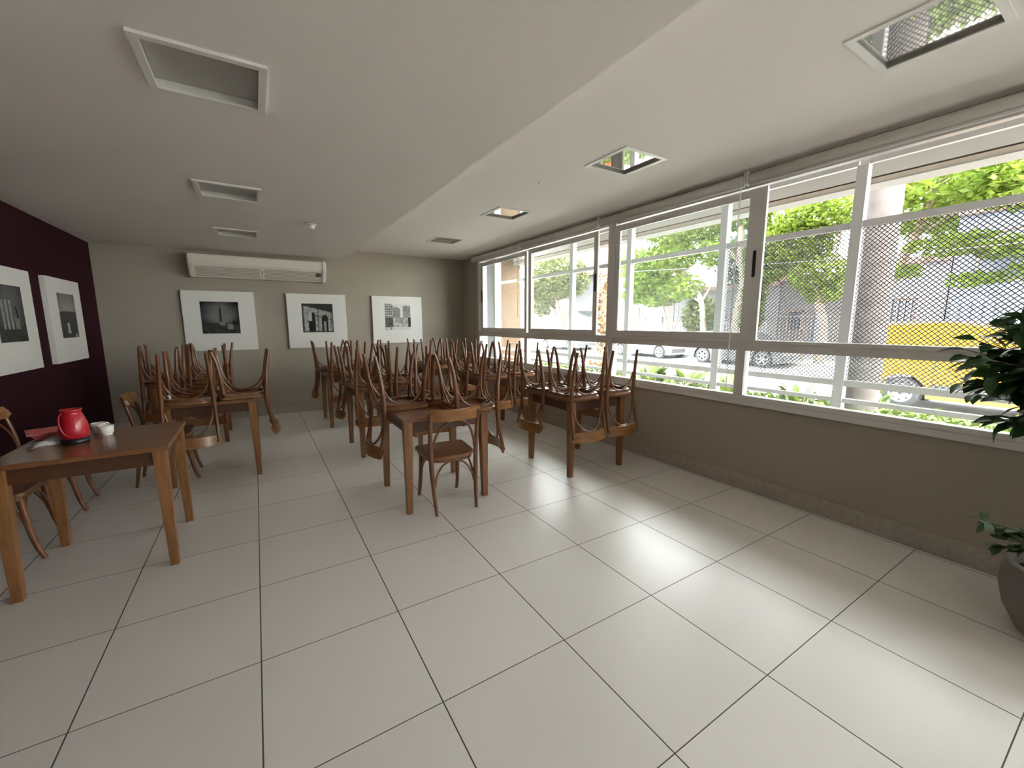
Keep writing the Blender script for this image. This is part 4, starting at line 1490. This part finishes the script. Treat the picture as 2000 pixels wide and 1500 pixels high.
def car_body(y_rear, y_front, wr_, wf, zc, R, hood, roof, belt, hw, paint, parent, win_r, win_f, suv=False):
    # lower body with wheel arches; coordinates run from the rear (+y) to the front (-y)
    pts = [(y_rear, 0.35), (y_rear + 0.0, belt - 0.05), (y_rear - 0.15, belt)]
    pts += [(win_f + 0.35, belt), (y_front + 0.75, hood), (y_front + 0.15, hood - 0.14), (y_front, hood - 0.30), (y_front + 0.02, 0.25), (y_front + 0.1, 0.2)]
    aw = [(wf + (R + 0.05) * math.cos(a), zc + (R + 0.05) * math.sin(a)) for a in [PI + PI * i / 8 for i in range(9)]]
    aw = [(2 * wf - y, 2 * zc - z) if False else (y, zc + abs(z - zc)) for y, z in aw]
    aw2 = [(wr_ + (R + 0.05) * math.cos(a), zc + abs((R + 0.05) * math.sin(a))) for a in [PI + PI * i / 8 for i in range(9)]]
    pts += [(aw[0][0], 0.2)] + aw + [(aw[-1][0], 0.2), (aw2[0][0], 0.2)] + aw2 + [(aw2[-1][0], 0.2)]
    pr = [(y, z, hw - (0.05 if z > belt - 0.06 else 0.0)) for y, z in pts]
    obj('body', shell(pr, hw), paint, parent, bevel=0.02)
    gh = [(y_rear - (0.05 if suv else 0.2), belt - 0.02, hw - 0.06), (win_r, roof - 0.06, hw - 0.2), (win_r - 0.4, roof, hw - 0.22), (win_f - 0.6 + 1.2, roof, hw - 0.22),
          (win_f + 0.35, roof - 0.06, hw - 0.22), (win_f - 0.35, belt - 0.02, hw - 0.06)]
    obj('cabin', shell(gh, hw), paint, parent, bevel=0.02)
    m = MB()
    xs = -(hw - 0.045)
    xt = -(hw - 0.175)
    for (a0, a1, b0, b1) in ((win_r - 0.15, win_r - 1.0, win_r - 0.35, win_r - 0.98), (win_r - 1.06, win_f - 0.05, win_r - 1.05, win_f + 0.42)):
        m.add([(xs - 0.01, a0, belt + 0.03), (xs - 0.01, a1, belt + 0.03), (xt - 0.01, b1, roof - 0.09), (xt - 0.01, b0, roof - 0.09),
               (xs + 0.04, a0, belt + 0.03), (xs + 0.04, a1, belt + 0.03), (xt + 0.04, b1, roof - 0.09), (xt + 0.04, b0, roof - 0.09)],
              [(0, 1, 2, 3), (7, 6, 5, 4), (0, 4, 5, 1), (1, 5, 6, 2), (2, 6, 7, 3), (3, 7, 4, 0)])
    obj('side_window', m, 'car_glass', parent)
    m = MB()
    m.box(-hw - 0.004, -hw + 0.25, y_front + 0.0, y_front + 0.32, hood - 0.30, hood - 0.17)
    obj('headlight', m, 'headlight', parent, bevel=0.02)
    m = MB()
    m.box(-hw - 0.004, -hw + 0.2, y_rear - 0.18, y_rear + 0.004, belt - 0.25, belt - 0.08)
    obj('tail_light', m, 'tail_light', parent, bevel=0.02)
    m = MB()
    m.box(-hw + 0.1, hw - 0.1, y_front - 0.012, y_front + 0.1, 0.32, 0.50)
    m.box(-hw - 0.006, -hw + 0.2, y_front + 0.05, y_front + 0.35, 0.30, 0.42)
    obj('bumper_grille', m, 'trim_dark', parent)
    m = MB().box(-hw - 0.012, -hw + 0.03, win_r - 0.95, win_r - 0.75, belt - 0.12, belt - 0.08)
    m.box(-hw - 0.012, -hw + 0.03, win_f + 0.75, win_f + 0.95, belt - 0.12, belt - 0.08)
    obj('door_handle', m, 'trim_dark', parent)
    for y in (wr_, wf):
        wheel(parent, (-hw + 0.10, y, zc), R, R * 0.68, 6)
        wheel(parent, (hw - 0.10, y, zc), R, R * 0.68, 6)


c1 = thing('silver_car', 'silver hatchback parked across the road', 'car', (18.0, 13.55, GZ))
car_body(2.0, -1.95, 1.35, -1.25, 0.31, 0.31, 0.98, 1.47, 0.96, 0.86, 'car_silver', c1, 1.75, -0.85)
c2 = thing('black_car', 'black car with silver spoked wheels parked across the road', 'car', (17.85, 8.55, GZ))
car_body(2.15, -2.05, 1.28, -1.30, 0.34, 0.34, 0.98, 1.40, 0.95, 0.88, 'car_black', c2, 1.95, -0.85, True)
c3 = thing('silver_car', 'pale car farthest left across the road, behind the upturned chairs', 'car', (18.0, 20.5, GZ))
car_body(2.0, -1.95, 1.35, -1.25, 0.31, 0.31, 0.98, 1.47, 0.96, 0.86, 'car_silver', c3, 1.75, -0.85)

# yellow van, our side is x = 11.5
v = thing('yellow_van', 'yellow delivery van parked behind the palm trunk', 'van', (12.35, 0.3, GZ))
HW = 0.85
Y0 = 2.35  # rear, local
wr_, wf_ = 1.33, -1.35
R = 0.325
zc = 0.325
pts = [(Y0, 0.40), (Y0, 1.0), (Y0 - 0.06, 1.70), (Y0 - 0.18, 1.79), (0.75, 1.80), (0.35, 1.74), (-0.35, 1.60), (-0.95, 1.12), (-1.75, 0.98), (-2.0, 0.80), (-2.05, 0.35), (-1.95, 0.24)]
for wy in (wf_, wr_):
    a_ = [(wy + (R + 0.06) * math.cos(a), zc + abs((R + 0.06) * math.sin(a))) for a in [PI + PI * i / 10 for i in range(11)]]
    pts += [(a_[0][0], 0.24)] + a_ + [(a_[-1][0], 0.24)]
pr = [(y, z, HW - (0.06 if z > 1.72 else (0.03 if z > 1.5 else 0))) for y, z in pts]
obj('body', shell(pr, HW), 'van_yellow', v, bevel=0.025)
m = MB().box(-HW - 0.02, -HW + 0.05, -0.95, 0.86, 0.42, 0.545)
obj('side_moulding', m, 'trim_dark', v, bevel=0.018)
m = MB().box(-HW - 0.012, -HW + 0.02, 0.0, 0.18, 0.86, 0.90)
obj('door_handle', m, 'trim_dark', v, bevel=0.005)
m = MB()
m.add([(-HW - 0.006, -0.18, 1.05), (-HW - 0.006, -0.88, 1.05), (-HW + 0.022, -0.38, 1.52), (-HW + 0.022, -0.20, 1.54),
       (-HW + 0.03, -0.18, 1.05), (-HW + 0.03, -0.88, 1.05), (-HW + 0.05, -0.38, 1.52), (-HW + 0.05, -0.20, 1.54)],
      [(0, 1, 2, 3), (7, 6, 5, 4), (0, 4, 5, 1), (1, 5, 6, 2), (2, 6, 7, 3), (3, 7, 4, 0)])
obj('side_window', m, 'car_glass', v)
m = MB()
for y in (-0.12, 0.86):
    m.box(-HW - 0.002, -HW + 0.01, y - 0.006, y + 0.006, 0.4, 1.5)
obj('door_seam', m, 'trim_dark', v)
obj('tail_light', MB().box(-HW - 0.006, -HW + 0.1, Y0 - 0.05, Y0 + 0.006, 0.8, 1.3), 'tail_light', v)
for y in (wr_, wf_):
    wheel(v, (-HW + 0.11, y, zc), R, R * 0.62, 0, 0.2, True)
    wheel(v, (HW - 0.11, y, zc), R, R * 0.62, 0, 0.2, True)


# ------------------------------------------------------------------ houses across the road
def house(label, y0, y1, h, wallm, feats, x=22.0, depth=5.0, roof=True):
    hh = thing('house', label, 'house', (x, (y0 + y1) / 2, GZ + 0.12), group='houses across the road')
    w = (y1 - y0) / 2 - 0.02
    oz = GZ + 0.12
    obj('wall', MB().box(0, depth, -w, w, 0, h - oz), wallm, hh)
    if roof:
        obj('roof', MB().box(-0.25, depth + 0.2, -w, w, h - oz, h - oz + 0.22), 'roof_tile', hh)
    for (kind, a, b, z0, z1) in feats:
        a, b = a - (y0 + y1) / 2, b - (y0 + y1) / 2
        z0, z1 = z0 - oz, z1 - oz
        if kind == 'window':
            f = MB()
            for (p, q, r_, s_) in ((a, b, z1 - 0.06, z1), (a, b, z0, z0 + 0.06), (a, a + 0.06, z0, z1), (b - 0.06, b, z0, z1)):
                f.box(-0.05, 0.02, p, q, r_, s_)
            fo = obj('window', f, 'roof_tile', hh)
            obj('pane', MB().box(-0.02, 0.0, a + 0.05, b - 0.05, z0 + 0.05, z1 - 0.05), 'dark_window', fo)
        elif kind == 'bars':
            f = MB()
            for (p, q, r_, s_) in ((a, b, z1 - 0.08, z1), (a, b, z0, z0 + 0.08), (a, a + 0.08, z0, z1), (b - 0.08, b, z0, z1)):
                f.box(-0.05, 0.02, p, q, r_, s_)
            fo = obj('window', f, 'roof_tile', hh)
            obj('pane', MB().box(-0.02, 0.0, a + 0.05, b - 0.05, z0 + 0.05, z1 - 0.05), 'dark_window', fo)
            g = MB()
            n = 6
            for i in range(n + 1):
                yy = a + (b - a) * i / n
                g.box(-0.12, -0.09, yy - 0.015, yy + 0.015, z0, z1)
            for i in range(3):
                zz = z0 + (z1 - z0) * i / 2
                g.box(-0.12, -0.09, a, b, zz - 0.015, zz + 0.015)
            obj('window_bars', g, 'fence_white', fo)
        elif kind == 'door':
            obj('door', MB().box(-0.04, 0.02, a, b, z0, z1), 'gate_blue', hh)
    return hh


house('white house with a barred window behind the yellow van', 3.4, 6.1, 3.7, 'house_white', [('bars', 4.15, 5.35, 1.15, 2.40)])
house('pale blue house behind the yellow van, at the far right', -6.0, 3.4, 5.2, 'house_blue', [('window', 1.6, 2.8, 2.8, 4.0), ('window', -1.4, 0.2, 2.8, 4.0)])
house('grey house with a dark doorway left of the grille post', 6.1, 9.2, 3.4, 'house_grey', [('door', 7.25, 7.6, -0.1, 2.2), ('window', 8.1, 8.8, 1.0, 2.0)])
house('pale house behind the pale-barked tree', 9.2, 15.2, 3.2, 'house_white', [('window', 10.0, 11.0, 1.2, 2.4), ('door', 13.0, 14.0, -0.1, 2.0)])
house('pinkish house behind the small bare tree', 15.2, 19.0, 3.6, 'house_pink', [('window', 16.0, 17.4, 0.9, 1.8), ('window', 17.9, 18.6, 0.9, 2.4)])
house('white house with a grey upper storey at the far left', 19.0, 25.0, 5.0, 'house_white', [('window', 20.0, 21.6, 1.8, 2.6), ('window', 22.4, 24.2, 1.2, 2.4)])
house('beige house at the far left end of the street', 25.0, 40.0, 4.5, 'house_pink', [('window', 27.0, 29.0, 1.2, 2.4)])

gt = thing('street_gate', 'blue metal double gate behind the yellow van', 'gate', (21.5, 2.65, GZ + 0.12))
m = MB()
N = 10
arcp = [(-0.55, 0.0)] + [(-0.55 + 1.1 * i / N, 2.35 + 0.28 * math.sin(PI * i / N)) for i in range(N + 1)] + [(0.55, 0.0)]
n = len(arcp)
vs2 = [(-0.02, y, z) for y, z in arcp] + [(0.02, y, z) for y, z in arcp]
m.add(vs2, [(k, (k + 1) % n, n + (k + 1) % n, n + k) for k in range(n)] + [tuple(range(n)), tuple(range(2 * n - 1, n - 1, -1))])
obj('gate_panel', m, 'gate_blue', gt)
m = MB()
for y in (-0.55, -0.28, 0.0, 0.28, 0.55):
    m.box(-0.05, -0.02, y - 0.02, y + 0.02, 0, 2.35)
obj('gate_bars', m, 'trim_dark', gt)


def fence(label, x, y0, y1, h, m_):
    f = thing('street_fence', label, 'fence', (x, (y0 + y1) / 2, GZ + 0.12), group='fences across the road')
    w = (y1 - y0) / 2
    g = MB()
    n = int((y1 - y0) / 0.14)
    for i in range(n + 1):
        y = -w + 2 * w * i / n
        g.box(-0.012, 0.012, y - 0.014, y + 0.014, 0.5, h)
    for z in (0.55, h - 0.08):
        g.box(-0.02, 0.02, -w, w, z - 0.025, z + 0.025)
    obj('railing', g, m_, f)
    obj('plinth', MB().box(-0.08, 0.08, -w, w, 0, 0.5), 'house_white', f)
    return f


fence('white railing with plinth in front of the pinkish house', 21.3, 15.0, 19.6, 1.5, 'fence_white')
fence('white railing in front of the pale house behind the dark car', 21.3, 9.4, 14.8, 1.7, 'fence_white')
fence('grey railing in front of the grey house left of the grille post', 21.3, 6.0, 9.2, 2.0, 'house_grey')
fence('white railing in front of the far left house', 21.3, 19.8, 25.0, 1.9, 'fence_white')
wm = MB()
wm.tube(spline([(12.5, -6.0, 3.05), (12.5, 2.0, 2.95), (12.5, 12.0, 3.5)], 6), 0.012, 6)
tag(obj('street_cable', wm, 'trim_dark'), 'black overhead cable crossing the trees at the right', 'cable')
